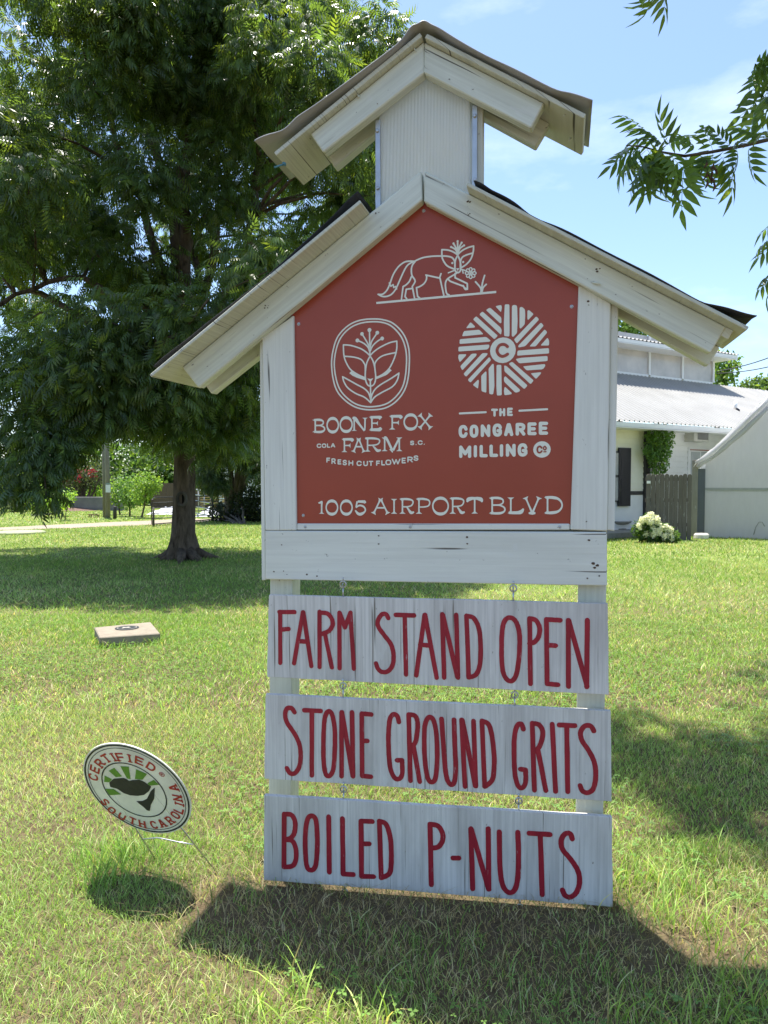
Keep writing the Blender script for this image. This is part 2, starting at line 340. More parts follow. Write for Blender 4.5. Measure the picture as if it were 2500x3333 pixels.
FLARE = {
 'B': ST(.2) + '|s .1,.02,1.3 .6,.02,1.5 .86,.12,1 .88,.32,.9 .65,.45,.9 .2,.46,.9|s .2,.48,.9 .65,.48,.9 .96,.62,1 .98,.84,1 .7,.98,1.5 .1,.98,1.3',
 'O': OV, '0': OV, 'I': ST(.5), 'N': 's .12,0,3.2 .12,.04,2.4 .12,.14,1.1 .12,.86,1.1 .12,.96,2.6 .12,1,3.6|s 0,.02,1.3 .2,.08,2.2 .5,.5,1.4 .88,1,1.1|s .92,0,3.6 .92,.04,2.6 .92,.14,1.1 .91,.6,1 .9,.96,.8',
 'E': ST(.22) + '|s .1,.04,1.6 .7,.03,1.7 .86,.06,2.3 .95,.13,2.2|s .2,.48,.9 .55,.48,.9 .64,.48,1.6 .7,.48,3.0|s .1,.96,1.6 .7,.96,1.9 .86,.93,2.3 .98,.82,1.6',
 'F': ST(.22) + '|s .1,.04,1.6 .7,.03,1.7 .86,.07,2.3 .97,.17,1.8|s .2,.5,.9 .55,.5,.9 .66,.5,1.6 .74,.5,3.2',
 'X': DG(.14, 0, .86, 1, 3.8, 3.8) + '|' + DG(.86, 0, .14, 1, 3.8, 3.8), 'A': DG(.5, 0, .12, 1, 3.6, 3.8) + '|' + DG(.5, 0, .88, 1, 3.6, 3.8) + '|l .26,.6,1 .74,.6,1',
 'R': ST(.22) + '|s .1,.02,1.3 .55,.02,1.4 .85,.1,1 .9,.27,.9 .78,.46,.9 .5,.53,.9 .22,.53,.9|s .5,.53,1 .62,.72,1.2 .78,.93,1.8 .97,.88,1.0',
 'M': ST(.1) + '|' + ST(.9) + '|s .08,.02,1.4 .2,.08,1.6 .52,.95,1.5|s .9,.04,1.2 .56,.95,1.5|s .44,1,3 .5,.92,2.4', '1': 's .62,.0,1.0 .62,.1,1.4 .62,.3,1.1 .62,.85,1.1 .62,.96,2.6 .62,1,3.9|s .08,.17,.8 .4,.13,1.3 .62,.08,1.2',
 '5': 's .25,.07,1.4 .7,.08,1.7 .88,.1,1.9 .95,.2,1.4|s .2,.05,1.1 .1,.5,1|s .08,.52,.9 .4,.36,1.1 .75,.42,1.2 .95,.62,1 .9,.82,1.1 .6,.98,1.8 .3,.97,1.7 .02,.72,.9',
 'P': ST(.22) + '|s .1,.02,1.3 .55,.02,1.4 .88,.1,1 .97,.28,.9 .86,.48,.9 .55,.55,.9 .22,.55,.9', 'T': ST(.5) + '|s .03,.28,.8 .1,.12,2.4 .3,.05,2 .5,.04,1.6 .7,.05,2 .9,.12,2.4 .97,.28,.8',
 'L': ST(.22) + '|s .1,.96,1.6 .6,.96,1.9 .84,.9,2.3 .98,.7,.9', 'V': DG(.16, 0, .5, 1, 3.8, 1.2) + '|' + DG(.84, 0, .5, 1, 3.8, 1.2) + '|s .32,1,1 .5,.99,2 .66,1,1',
 'D': ST(.22) + '|s .1,.02,1.3 .5,.03,1.8 .8,.12,1.4 .98,.36,1 .98,.64,1 .8,.88,1.4 .5,.97,1.8 .1,.98,1.3'}
def glyph(ink, table, ch, k, box, t, cap='round', rot=None, inset=True, sq=0.0):
    """box = x0, x1, top, bottom in traced pixels of region k; t = stroke width there. rot = (centre, across, down) overrides the box"""
    if rot is None:
        x0, x1, y0, y1 = box; i = t / 2 if inset else 0
        mp = lambda x, y: (x0 + i + (x1 - x0 - 2 * i) * x, y0 + i + (y1 - y0 - 2 * i) * y)
        loc = lambda x, y: ink.pl.loc(k, *mp(x, y), ink.d0); sc = ink.px(k) * t
    else:
        (ca, cb), (ua, ub), (da, db) = rot; loc = lambda x, y: (ca + ua * (x - .5) + da * (y - .5), cb + ub * (x - .5) + db * (y - .5)); sc = t
    for st in table[ch].split('|'):
        kind, pts = st[0], [tuple(float(q) for q in p.split(',')) for p in st[2:].split()]
        P = [(*loc(p[0], p[1]), sc * (p[2] if len(p) > 2 else 1)) for p in pts]
        if kind == 'l': ink.lines(P, cap, sq)
        elif kind == 's': ink.ribbon(catmull(P, False, 5), False, cap)
        else: ink.ribbon(catmull(P, True, 5), True)
# ================================================================== THE FARM SIGN
DSIGN = 2.55
SP = Plane(CAMP + ray('full', 940.3, 1099.6) * DSIGN, R(14.0), R(0.9), R(.3))
def on(k, pts, d, pl=None): return [(pl or SP).p(k, x, y, d) for x, y in pts]
base = SP.p('full', 941, 1100, -.09); base.z = 0
SIGN = thing('farm_sign', 'white wooden farm sign shaped like a barn with red panel and cupola', 'farm sign', base)
def plank(name, k, pts, d, thick, m, grain=None, parent=SIGN, bevel=.003, label=None):
    P = pts if isinstance(pts[0], Vector) else on(k, pts, d)
    mb = MB(); mb.prism(P, SP.n * -thick); g = grain or (P[1] - P[0])
    o = build(name, mb, m, parent, bevel, g)
    if label: o['label'] = label
    return o
def P3(*a): return [SP.p(k, x, y, d) for k, x, y, d in a]
# posts
def post(k, xa0, xb0, ya, xa1, xb1, yb):
    d = -.05; a0, a1 = SP.p(k, xa0, ya, d), SP.p(k, xa1, yb, d); b0, b1 = SP.p(k, xb0, ya, d), SP.p(k, xb1, yb, d)
    def ext(p, q, z): t = (z - p.z) / (q.z - p.z); return p + (q - p) * t
    return plank('post', k, [ext(a0, a1, -.12), ext(b0, b1, -.12), ext(b0, b1, 1.5), ext(a0, a1, 1.5)], d, .089, M_post, Vector((0, 0, 1)))
post('a4', 40, 140, 45, 34, 134, 960)
post('a4', 1427, 1553, 60, 1418, 1540, 1045)
# frame
plank('bottom_rail', 'a3', [(20, 845), (1625, 876), (1624, 623), (19, 617)], 0, .04, M_frame)
plank('ledge_strip', 'a3', [(167, 613), (1450, 613), (1450, 584), (167, 583)], -.006, .03, M_frame)
o = plank('stile', 'a3', on('a3', [(20, 615), (165, 615)], 0) + on('a2', [(152, 585), (4, 690)], 0), 0, .035, M_frame, SP.v)
plank('stile', 'a3', on('a3', [(1452, 612), (1625, 618)], 0) + on('a2', [(1642, 530), (1491, 440)], 0), 0, .035, M_frame, SP.v)
plank('side_board', 'full', on('a3', [(2, 849), (22, 849)], -.02) + on('a2', [(8, 660), (-8, 680)], -.02), 0, .10, M_frame, SP.v)
plank('side_board', 'full', on('a5', [(186, 1905), (247, 1915), (278, 110), (216, 80)], -.02), 0, .10, M_frame, SP.v)
plank('back_board', 'a2', on('a2', [(10, 600), (760, 60), (1600, 480)], -.075) + on('a3', [(1590, 860), (25, 835)], -.075), 0, .02, M_frame, SP.u)
# red panel
pd = -.012
mb = MB(); mb.prism(on('a2', [(760, 40), (140, 560)], pd) + on('a3', [(160, 590), (1465, 590)], pd) + on('a2', [(1505, 430)], pd), SP.n * -.006)
PANEL = build('sign_panel', mb, M_red, SIGN)
PANEL['label'] = 'red enamel panel with cream emblems, names and a street address'
def screw(k, x, y, d, r=.0046, parent=PANEL, m=None):
    mb = MB(); c = SP.p(k, x, y, d); mb.lathe(c, [(r, 0), (r, .0015), (r * .7, .0035), (r * .2, .004)], 10, (SP.u, SP.v, SP.n)); mb.lathe(c, [(r * 1.3, -.001), (r * 1.3, .0008)], 12, (SP.u, SP.v, SP.n))
    build('screw', mb, m or M_steel, parent)
for k, x, y in (('c4', 42, 225), ('c4', 737, 675), ('c3', 888, 910), ('a3', 198, 545)): screw(k, x, y, pd)
for x in (207, 700, 1402): screw('a3', x, 599, -.006, .0044, SIGN)
# --- emblem and lettering on the panel
ink = Ink(SP, pd + .0008)
def part(name, label=None):
    global ink
    o = build(name, ink.mb, M_cream, PANEL); ink = Ink(SP, pd + .0008)
    if label: o['label'] = label
W = 19
ink.l('fox', 25, [(90, 816), (1498, 686)], cap='flat')
ink.s('fox', W, [(545, 328), (480, 325), (420, 337), (350, 390), (290, 480), (250, 590), (215, 665), (165, 712), (112, 714)], [(112, 714), (160, 738), (215, 738), (270, 712), (320, 650), (365, 550), (420, 430), (460, 370), (515, 335)])
ink.l('fox', 17, [(243, 580), (262, 620), (288, 600), (295, 635), (318, 622), (330, 652)])
ink.s('fox', W, [(515, 340), (560, 315), (640, 283), (740, 268), (850, 264), (930, 268), (985, 288), (1012, 340), (1012, 420)], [(545, 330), (515, 370), (502, 420), (508, 490), (540, 540), (543, 570), (512, 622)])
ink.l('fox', W, [(512, 622), (540, 762)], [(405, 622), (386, 770)], [(512, 645), (442, 655), (428, 740), (448, 768)], [(562, 635), (575, 738), (600, 758)])
ink.s('fox', W, [(500, 510), (478, 562), (440, 602), (405, 622)], [(680, 492), (678, 540), (650, 588), (605, 620), (562, 637)])
ink.l('fox', W, [(672, 488), (832, 523), (850, 472)], [(838, 525), (885, 735)], [(1015, 470), (1016, 520), (1158, 588), (1160, 655)], [(1160, 655), (1128, 640), (1108, 612)], [(1108, 617), (960, 562)])
ink.s('fox', W, [(1030, 468), (985, 495), (930, 530), (905, 570), (902, 620), (915, 700), (945, 722)], [(1160, 652), (1135, 655), (1112, 615)], [(960, 562), (942, 545), (935, 530)])
ink.s('fox', W, [(860, 190), (863, 280), (890, 340), (930, 385), (1005, 418)], [(860, 190), (930, 195), (990, 215), (1045, 250)], [(1232, 148), (1228, 215), (1200, 300), (1150, 360), (1092, 400)], [(1232, 148), (1170, 165), (1100, 200), (1045, 250)],
      [(1225, 228), (1140, 255), (1095, 285), (1078, 340), (1078, 420)], [(1045, 255), (1020, 310), (1012, 380), (1020, 440), (1045, 460), (1075, 440), (1082, 380), (1070, 310), (1045, 255)],
      [(1045, 240), (1045, 92)], [(1045, 230), (1030, 180), (997, 118)], [(1045, 230), (1060, 170), (1092, 108)], [(1042, 240), (1020, 190), (968, 158)], [(1048, 240), (1070, 180), (1120, 140)],
      [(1318, 690), (1315, 640), (1255, 567)], [(1325, 690), (1335, 590), (1362, 492)], [(1330, 690), (1345, 635), (1380, 597)])
ink.l('fox', 15, [(935, 462), (1005, 434)], [(1095, 422), (1150, 440)], [(1102, 432), (1110, 465)])
ink.pg('fox', [(1028, 408), (1066, 408), (1049, 435), (1049, 456), (1043, 456), (1043, 435)])
for x, y in ((983, 347), (1110, 335), (1045, 92), (997, 118), (1092, 108), (968, 158), (1120, 140)): ink.dot('fox', x, y, 13)
for i in range(8):
    th = 2 * math.pi * i / 8; cx_, cy_ = 1198 + 42 * math.cos(th), 465 + 42 * math.sin(th)
    ink.s('fox', 13, [(cx_ + 22 * math.cos(q) * math.cos(th) - 17 * math.sin(q) * math.sin(th), cy_ + 22 * math.cos(q) * math.sin(th) + 17 * math.sin(q) * math.cos(th)) for q in [j * math.pi / 4 for j in range(8)]], closed=True)
ink.dot('fox', 1198, 465, 12)
part('fox_emblem', 'cream line drawing of a walking fox with a flower head')
E_ = 'emb'; W = 27
ink.s(E_, W, [(840, 100), (1050, 118), (1230, 190), (1400, 370), (1490, 600), (1508, 860), (1480, 1190), (1400, 1420), (1250, 1600), (1050, 1710), (780, 1735), (560, 1695), (380, 1590), (220, 1420), (140, 1200), (107, 900), (140, 640), (225, 410), (400, 225), (600, 130)], closed=True)
ink.s(E_, W, [(840, 150), (1040, 167), (1200, 240), (1360, 420), (1440, 640), (1457, 880), (1425, 1190), (1350, 1390), (1200, 1560), (1030, 1650), (790, 1682), (580, 1645), (420, 1550), (270, 1390), (190, 1180), (156, 910), (188, 660), (272, 440), (430, 270), (620, 180)], closed=True)
ink.s(E_, W, [(320, 567), (450, 577), (620, 630), (720, 690), (800, 762)], [(320, 567), (328, 740), (360, 860), (440, 1000), (560, 1090), (705, 1160)], [(340, 772), (500, 787), (630, 825), (695, 900), (714, 970), (712, 1150)],
      [(1282, 500), (1150, 530), (980, 612), (870, 690), (800, 762)], [(1282, 500), (1280, 640), (1240, 800), (1150, 985), (1040, 1090), (910, 1160)], [(1270, 705), (1060, 752), (950, 815), (890, 900), (889, 1000), (905, 1140)],
      [(800, 768), (745, 880), (722, 1000), (714, 1130), (728, 1230), (765, 1295), (812, 1308), (860, 1288), (893, 1220), (900, 1120), (885, 980), (850, 850), (800, 768)],
      [(305, 1140), (400, 1190), (560, 1280), (690, 1350), (770, 1430), (805, 1530)], [(305, 1140), (330, 1230), (400, 1340), (540, 1440), (700, 1510), (812, 1608)], [(1320, 1075), (1180, 1170), (980, 1290), (880, 1380), (830, 1480), (815, 1560)], [(1320, 1075), (1290, 1200), (1200, 1320), (1000, 1430), (880, 1510), (812, 1608)],
      [(795, 650), (770, 565), (715, 465), (655, 370)], [(800, 620), (830, 505), (890, 410), (930, 348)], [(795, 690), (760, 605), (680, 535), (572, 487)], [(803, 680), (845, 590), (930, 505), (1018, 452)], [(790, 300), (797, 760)], [(808, 1300), (812, 1600)])
ink.pg(E_, [(750, 1170), (805, 1180), (860, 1165), (817, 1228), (820, 1300), (790, 1300), (793, 1225)])
ink.pg(E_, [(425, 1075), (470, 1033), (560, 1085), (712, 1145), (712, 1205), (560, 1158), (480, 1120)]); ink.pg(E_, [(1190, 1025), (1150, 990), (1060, 1080), (910, 1140), (905, 1190), (1100, 1108)])
ink.pg(E_, [(780, 560), (815, 560), (808, 760), (790, 760)]); ink.pg(E_, [(795, 1440), (832, 1440), (814, 1605)])
for x, y, r in ((790, 300, 37), (655, 370, 34), (930, 348, 35), (572, 487, 36), (1018, 452, 35)): ink.dot(E_, x, y, r)
part('flower_emblem', 'cream line emblem of a fox faced flower in an oval')
MILL = '845,100 918,100 922,500 918,612 835,605 830,400/958,125 985,108 1030,115 1042,140 1048,360 1040,555 975,622 955,600/1080,150 1115,138 1165,180 1170,280 1162,420 1095,490 1078,470/1205,200 1228,190 1305,255 1215,352 1202,330/1345,290 1392,340 1035,725 990,660/1420,388 1465,440 1170,765 1060,788 1060,755/1480,497 1522,545 1335,770 1235,770/1525,628 1550,680 1548,755 1410,755/1545,795 1550,880 1040,915 1048,835/1525,920 1525,1000 1075,1038 1015,970 1100,950/1485,1048 1490,1080 1450,1132 1190,1150 1132,1085/1420,1178 1420,1200 1340,1287 1255,1195/960,1010 1305,1310 1255,1370 905,1045/835,1070 870,1078 1208,1390 1155,1448 840,1165/850,1238 1092,1460 1075,1490 1015,1505 835,1330 830,1270/845,1405 958,1510 950,1530 840,1545 830,1470/715,1062 790,1062 798,1545 720,1550 712,1400/650,1042 672,1050 680,1400 660,1532 598,1525 588,1120/545,1160 555,1180 552,1505 475,1480 470,1235/425,1292 435,1320 420,1442 335,1380/600,935 628,985 300,1345 255,1300/490,875 572,875 570,900 230,1252 188,1205/320,885 400,882 395,915 170,1150 137,1085/112,895 235,892 230,915 130,1022 105,950/600,738 600,780 570,818 108,850 110,775/130,655 550,618 625,680 600,695 125,730/195,525 440,503 508,575 165,608/300,382 378,455 360,470 228,480/390,287 735,600 680,657 340,340/490,212 780,470 798,510 785,585 440,260/610,152 790,310 793,395 770,402 545,190/695,130 790,110 800,150 785,228'
for b in MILL.split('/'): ink.pg('mill', [tuple(float(q) for q in p.split(',')) for p in b.split()], .004)
ink.dot('mill', 815, 830, 196)
part('millstone_emblem', 'cream striped millstone emblem around a letter C')
def word(table, k, spec, t, cap='round', sq=0.0):
    for s in spec.split():
        ch, x0, x1, y0, y1 = s.split(','); glyph(ink, table, ch, k, (float(x0), float(x1), float(y0), float(y1)), t, cap, sq=sq)
word(FLARE, 'bf', 'B,62,228,128,306 O,240,402,112,304 O,405,575,103,298 N,560,752,104,290 E,768,945,92,282', 21, 'flat'); part('panel_lettering')
word(FLARE, 'bf', 'F,1022,1205,80,273 O,1208,1394,68,268 X,1375,1590,64,258', 21, 'flat'); part('panel_lettering')
word(FLARE, 'bf', 'F,425,592,370,556 A,550,745,366,556 R,700,942,360,550 M,940,1190,352,544', 20, 'flat'); part('panel_lettering')
word(SANS, 'bf', 'C,120,178,438,494 O,184,240,437,493 L,248,290,436,491 A,296,354,434,489', 14); part('panel_lettering')
word(SANS, 'bf', 'S,1292,1345,402,460 .,1360,1376,442,458 C,1390,1450,398,455 .,1462,1478,438,454', 14); part('panel_lettering')
word(SANS, 'bf', 'F,240,290,615,678 R,304,360,624,696 E,382,430,636,702 S,444,500,643,712 H,518,580,650,716', 16); part('panel_lettering')
word(SANS, 'bf', 'C,620,685,654,721 U,704,764,656,722 T,772,830,655,720', 16); part('panel_lettering')
word(SANS, 'bf', 'F,865,916,652,718 L,930,980,648,714 O,984,1056,640,710 W,1062,1172,628,702 E,1186,1240,616,688 R,1258,1328,603,676 S,1335,1398,587,656', 16); part('panel_lettering')
word(SANS, 'cg', 'T,628,737,147,273 H,757,852,140,268 E,882,973,132,263', 36); part('panel_lettering')
word(SANS, 'cg', 'C,113,255,406,612 O,287,425,401,608 N,463,615,398,597 G,653,800,384,592 A,835,980,378,583 R,1018,1172,374,575 E,1207,1350,366,568 E,1386,1532,355,561', 52); part('panel_lettering')
word(SANS, 'cg', 'M,120,312,733,930 I,352,404,727,922 L,445,575,723,920 L,603,738,717,915 I,767,818,712,912 N,862,1017,705,910 G,1052,1204,698,908', 52); part('panel_lettering')
ink.l('cg', 31, [(130, 223), (543, 203)]); part('lettering_dash'); ink.l('cg', 31, [(1078, 180), (1518, 156)]); part('lettering_dash'); ink.dot('cg', 1435, 795, 131, 125); part('lettering_disc')
word(FLARE, 'ad', '1,84,178,142,320 0,186,346,142,325 0,363,524,142,325 5,540,692,138,325', 20, 'flat'); part('panel_lettering')
word(FLARE, 'ad', 'A,738,990,118,320 I,976,1082,118,320 R,1080,1290,117,320 P,1286,1482,115,320 O,1494,1703,108,323 R,1695,1912,108,320 T,1910,2126,103,318', 20, 'flat'); part('panel_lettering')
word(FLARE, 'ad', 'B,2184,2398,103,317 L,2406,2632,100,315 V,2592,2858,98,313 D,2852,3100,95,313', 20, 'flat'); part('panel_lettering')
red = Ink(SP, pd + .0022)
red.s('mill', 46, [(888, 772), (850, 742), (800, 737), (752, 762), (722, 830), (747, 895), (800, 926), (850, 915), (890, 890)])
build('millstone_emblem', red.mb, M_red, PANEL); red = Ink(SP, pd + .0022)
red.s('cg', 25, [(1430, 770), (1405, 745), (1372, 760), (1362, 800), (1375, 838), (1405, 845), (1432, 820)]); red.s('cg', 19, [(1480, 745), (1503, 775), (1480, 802), (1458, 775)], closed=True); red.l('cg', 16, [(1464, 832), (1500, 830)])
build('panel_lettering', red.mb, M_red, PANEL)['label'] = 'red letters on the cream discs'

# rafters (lower roof)
sL = (SP.p('c3', 1607, 10, 0) - SP.p('c3', 203, 1165, 0)).normalized(); sR = (SP.p('c4', 1465, 770, 0) - SP.p('c4', 47, 37, 0)).normalized()
rd = .035
plank('rafter', 'c3', [(203, 1165), (298, 1284), (1612, 182), (1607, 10)], rd, .045, M_rafter, sL, bevel=.004)
plank('rafter', 'c4', [(47, 37), (43, 182), (1388, 893), (1465, 770)], rd, .045, M_rafter, sR, bevel=.004)
plank('rafter', 'c3', [(332, 1258), (374, 1320), (1300, 590), (1240, 500)], -.10, .045, M_rafter, sL, bevel=.004)
plank('rafter', 'a5', [(-500, -240), (994, 590), (1092, 445), (-450, -420)], -.10, .045, M_rafter, sR, bevel=.004)
# sheathing slabs and felt
def slab(name, A, B, t0, t1, d0, front, backd, thick, m, grain_across=True):
    """slab lying on the line A->B (points at depth offset d0); t0, t1 along it"""
    a, b = A + (B - A) * t0, A + (B - A) * t1; s = (b - a).normalized(); nn = s.cross(SP.n); nn = nn if nn.z > 0 else -nn; nn.normalize()
    f = SP.n * (front - d0); P = [a + f + nn * .001, b + f + nn * .001, b + f + nn * thick, a + f + nn * thick]
    return plank(name, None, P, 0, front - backd, m, SP.n if grain_across else s, bevel=.002), nn
A = SP.p('c3', 203, 1165, rd); B = SP.p('c3', 1607, 10, rd)
slab('roof_sheathing', A, B, -.075, .80, rd, rd + .10, -.235, .013, M_sheath)
A2_ = SP.p('c4', 1465, 770, rd); B2 = SP.p('c4', 47, 37, rd)
slab('roof_sheathing', A2_, B2, -.045, .845, rd, rd + .065, -.245, .013, M_sheath)
slab('roof_batten', A2_, B2, -.022, .05, rd, rd - .004, -.2, -.03, M_rafter)
def sheet(name, k, pts, d, depth, m, thick=.003, label=None, k2=None, sag=None):
    """bent sheet: an edge line traced at offset d, carried back by depth"""
    P = [SP.loc(*p, d) if isinstance(p[0], str) else SP.loc(k, p[0], p[1], d) for p in pts]; P = catmull(P, False, 4); n = len(P); mb = MB(); NS = 7
    for j in range(NS):
        for i, (a, b) in enumerate(P): mb.v.append(tuple(SP.w(a, b + .0025 * math.sin(i * .7 + j * 1.9), d - depth * j / (NS - 1))))
    for j in range(NS - 1):
        for i in range(n - 1): q = j * n + i; mb.face((q, q + 1, q + n + 1, q + n), None, True)
    o = build(name, mb, m, SIGN); md = o.modifiers.new('thickness', 'SOLIDIFY'); md.thickness = thick; md.offset = 0
    if label: o['label'] = label
    return o
sheet('roofing_felt', 'c3', [(35, 1162), (120, 1085), (280, 958), (440, 838), (700, 625), (850, 500), (1040, 318), (1150, 215), (1238, 128)], .10, .36, M_felt)
sheet('roofing_felt', 'c4', [(278, 84), (330, 108), (380, 135), (470, 190), (560, 252), (690, 312), (850, 388), (1060, 500), (1300, 628), (1400, 667), (1500, 692), (1607, 716)], .10, .36, M_felt)
# cupola
cd = -.02
mb = MB(); N = 62; Ltop = SP.loc('a1', 600, 455, cd); Rtop = SP.loc('a1', 1003, 395, cd); apex = SP.loc('a1', 806, 292, cd); Lb = SP.loc('a1', 606, 875, cd); Rb = SP.loc('a1', 1003, 830, cd)
row = []
for i in range(N * 4 + 1):
    t = i / (N * 4); bx, by = Lb[0] + (Rb[0] - Lb[0]) * t, Lb[1] + (Rb[1] - Lb[1]) * t - .06
    tx = Ltop[0] + (Rtop[0] - Ltop[0]) * t
    ty = Ltop[1] + (apex[1] - Ltop[1]) * min(1, t / .5) if t < .5 else apex[1] + (Rtop[1] - apex[1]) * (t - .5) / .5
    dd = cd + (-.0032 if i % 4 == 0 else 0); mb.v += [tuple(SP.w(bx, by, dd)), tuple(SP.w(tx, ty + .03, dd))]
    if i: q = 2 * i; mb.face((q - 2, q, q + 1, q - 1))
build('cupola_panel', mb, M_poly, SIGN)['label'] = 'ribbed translucent front panel of the cupola'
for xa, xb in ((Lb, Ltop), (Rb, Rtop)):
    mb = MB(); mb.prism([SP.w(xa[0], xa[1] - .05, cd - .003), SP.w(xb[0], xb[1] + .02, cd - .003), SP.w(xb[0], xb[1] + .02, -.2), SP.w(xa[0], xa[1] - .05, -.2)], SP.u * .004); build('cupola_panel', mb, M_poly, SIGN)
mb = MB(); mb.prism([SP.w(Lb[0], Lb[1] - .05, -.205), SP.w(Rb[0], Rb[1] - .05, -.205), SP.w(Rtop[0], Rtop[1], -.205), SP.w(apex[0], apex[1], -.205), SP.w(Ltop[0], Ltop[1], -.205)], SP.n * -.004); build('cupola_panel', mb, M_poly, SIGN)
def angle(pts, bolts):
    o = plank('corner_angle', 'a1', pts, -.012, .005, M_steel, SP.v, bevel=.0015)
    for x, y in bolts:
        mb = MB(); mb.lathe(SP.p('a1', x, y, -.012), [(.0068, 0), (.0068, .004), (.004, .006)], 6, (SP.u, SP.v, SP.n)); build('bolt', mb, M_steel, o)
angle([(582, 468), (604, 468), (607, 875), (583, 875)], [(592, 520), (595, 778)])
angle([(1019, 402), (1043, 402), (1041, 830), (1016, 830)], [(1031, 453), (1032, 740)])
plank('cupola_post', 'a1', [(1042, 395), (1068, 395), (1066, 800), (1041, 800)], -.03, .045, M_post, SP.v)
plank('cupola_post', 'a1', [(604, 440), (618, 440), (620, 880), (606, 880)], -.03, .045, M_post, SP.v)
uL = (SP.p('c1', 1548, 205, 0) - SP.p('c1', 525, 1038, 0)).normalized(); uR = (SP.p('c2', 1165, 790, 0) - SP.p('c2', 88, 240, 0)).normalized()
plank('cupola_rafter', 'c1', [(525, 1038), (640, 1203), (1548, 492), (1548, 205)], rd, .045, M_rafter, uL, bevel=.004)
plank('cupola_rafter', 'c2', [(86, 238), (82, 516), (1046, 1014), (1166, 788)], rd, .045, M_rafter, uR, bevel=.004)
plank('cupola_rafter', 'c1', [(688, 1243), (738, 1338), (1500, 690), (1440, 600)], -.09, .05, M_rafter, uL, bevel=.004)
plank('cupola_rafter', 'c2', [(200, 690), (1088, 1176), (1212, 965), (200, 440)], -.09, .045, M_rafter, uR, bevel=.004)
A = SP.p('c1', 525, 1038, rd); B = SP.p('c1', 1548, 205, rd); _, nL = slab('cupola_sheathing', A, B, -.29, 1.0, rd, rd + .028, -.215, .016, M_sheath)
A2_ = SP.p('c2', 1166, 788, rd); B2 = SP.p('c2', 86, 238, rd); slab('cupola_sheathing', A2_, B2, -.31, .985, rd, rd + .028, -.215, .016, M_sheath)
sheet('ridge_sheet', 'c1', [('c1', 22, 1100), ('c1', 150, 1045), ('c1', 300, 985), ('c1', 420, 882), ('c1', 620, 735), ('c1', 1000, 470), ('c1', 1300, 230), ('c1', 1420, 92), ('c1', 1480, 48), ('c2', 60, 54), ('c2', 120, 64), ('c2', 190, 96), ('c2', 330, 190), ('c2', 640, 355), ('c2', 900, 490), ('c2', 1230, 645), ('c2', 1400, 703), ('c2', 1600, 762)],
      .085, .34, M_sheet, .004, 'grey translucent sheet bent over the cupola ridge and flaring at both ends')
# blue plastic tie and bent nails under the cupola eave
mb = MB(); mb.tube(P3(('c1', 205, 1340, .06), ('c1', 250, 1325, .065), ('c1', 290, 1312, .07)), .0035, 6); mb.tube(P3(('c1', 280, 1300, .072), ('c1', 300, 1305, .075), ('c1', 298, 1325, .072)), .004, 6)
build('plastic_tie', mb, m_plain('blue_plastic', (.05, .18, .24), .4), SIGN)
def nail(k, x0, y0, x1, y1, d=rd + .001): 
    mb = MB(); mb.tube([SP.p(k, x0, y0, d), SP.p(k, (x0 + x1) / 2, (y0 + y1) / 2, d + .006), SP.p(k, x1, y1, d + .008)], [.0035, .0028, .0022], 6); build('bent_nail', mb, M_rafter, SIGN, 0, SP.n)
nail('c1', 948, 680, 965, 712); nail('c1', 1455, 258, 1470, 290); nail('c2', 1365, 868, 1342, 905, .02); nail('c2', 1405, 1105, 1385, 1135, -.1); nail('c4', 832, 560, 872, 570)
# dark rust dots of nails and knots in the paint
M_rust = m_plain('rust', (.09, .055, .035), .9, 0, .3, 60, .3)
for k, x, y, r in [('a3', 552, 640, 5), ('a3', 552, 679, 5), ('a3', 967, 647, 6), ('a3', 968, 678, 5), ('a3', 1540, 661, 6), ('a3', 97, 683, 4), ('a3', 1588, 828, 5), ('a3', 1532, 840, 5), ('a3', 60, 809, 6), ('a3', 105, 806, 4), ('a3', 1558, 770, 9), ('a3', 1580, 780, 8), ('a3', 1566, 790, 7), ('a3', 215, 822, 6), ('a3', 262, 830, 5), ('a5', 35, 75, 12), ('a5', 40, 105, 5), ('a5', 22, 1838, 7)]:
    mb = MB(); a, b = SP.loc(k, x, y, .0012); s = (SP.O - CAMP).length / F / REG[k][2]; mb.poly([SP.w(a + r * s * random.uniform(.6, 1.2) * math.cos(q), b + r * s * random.uniform(.5, .9) * math.sin(q), .0012) for q in [i * math.pi / 4 for i in range(8)]]); build('nail_stain', mb, M_rust, SIGN)
for k, x, y, r in [('c4', 252, 180, 11), ('c4', 255, 240, 8), ('c4', 858, 503, 13), ('c3', 700, 808, 14), ('c3', 1350, 262, 12), ('c3', 1368, 338, 6), ('c1', 1130, 765, 10), ('c2', 522, 664, 8)]:
    mb = MB()
    for q in range(5):
        a, b = SP.loc(k, x + random.uniform(-r, r), y + random.uniform(-r, r) * .6, rd + .0012); s = (SP.O - CAMP).length / F / REG[k][2] * random.uniform(.2, .45) * r
        mb.poly([SP.w(a + s * math.cos(i), b + s * .7 * math.sin(i), rd + .0012) for i in range(6)])
    build('wood_knot', mb, M_rust, SIGN)

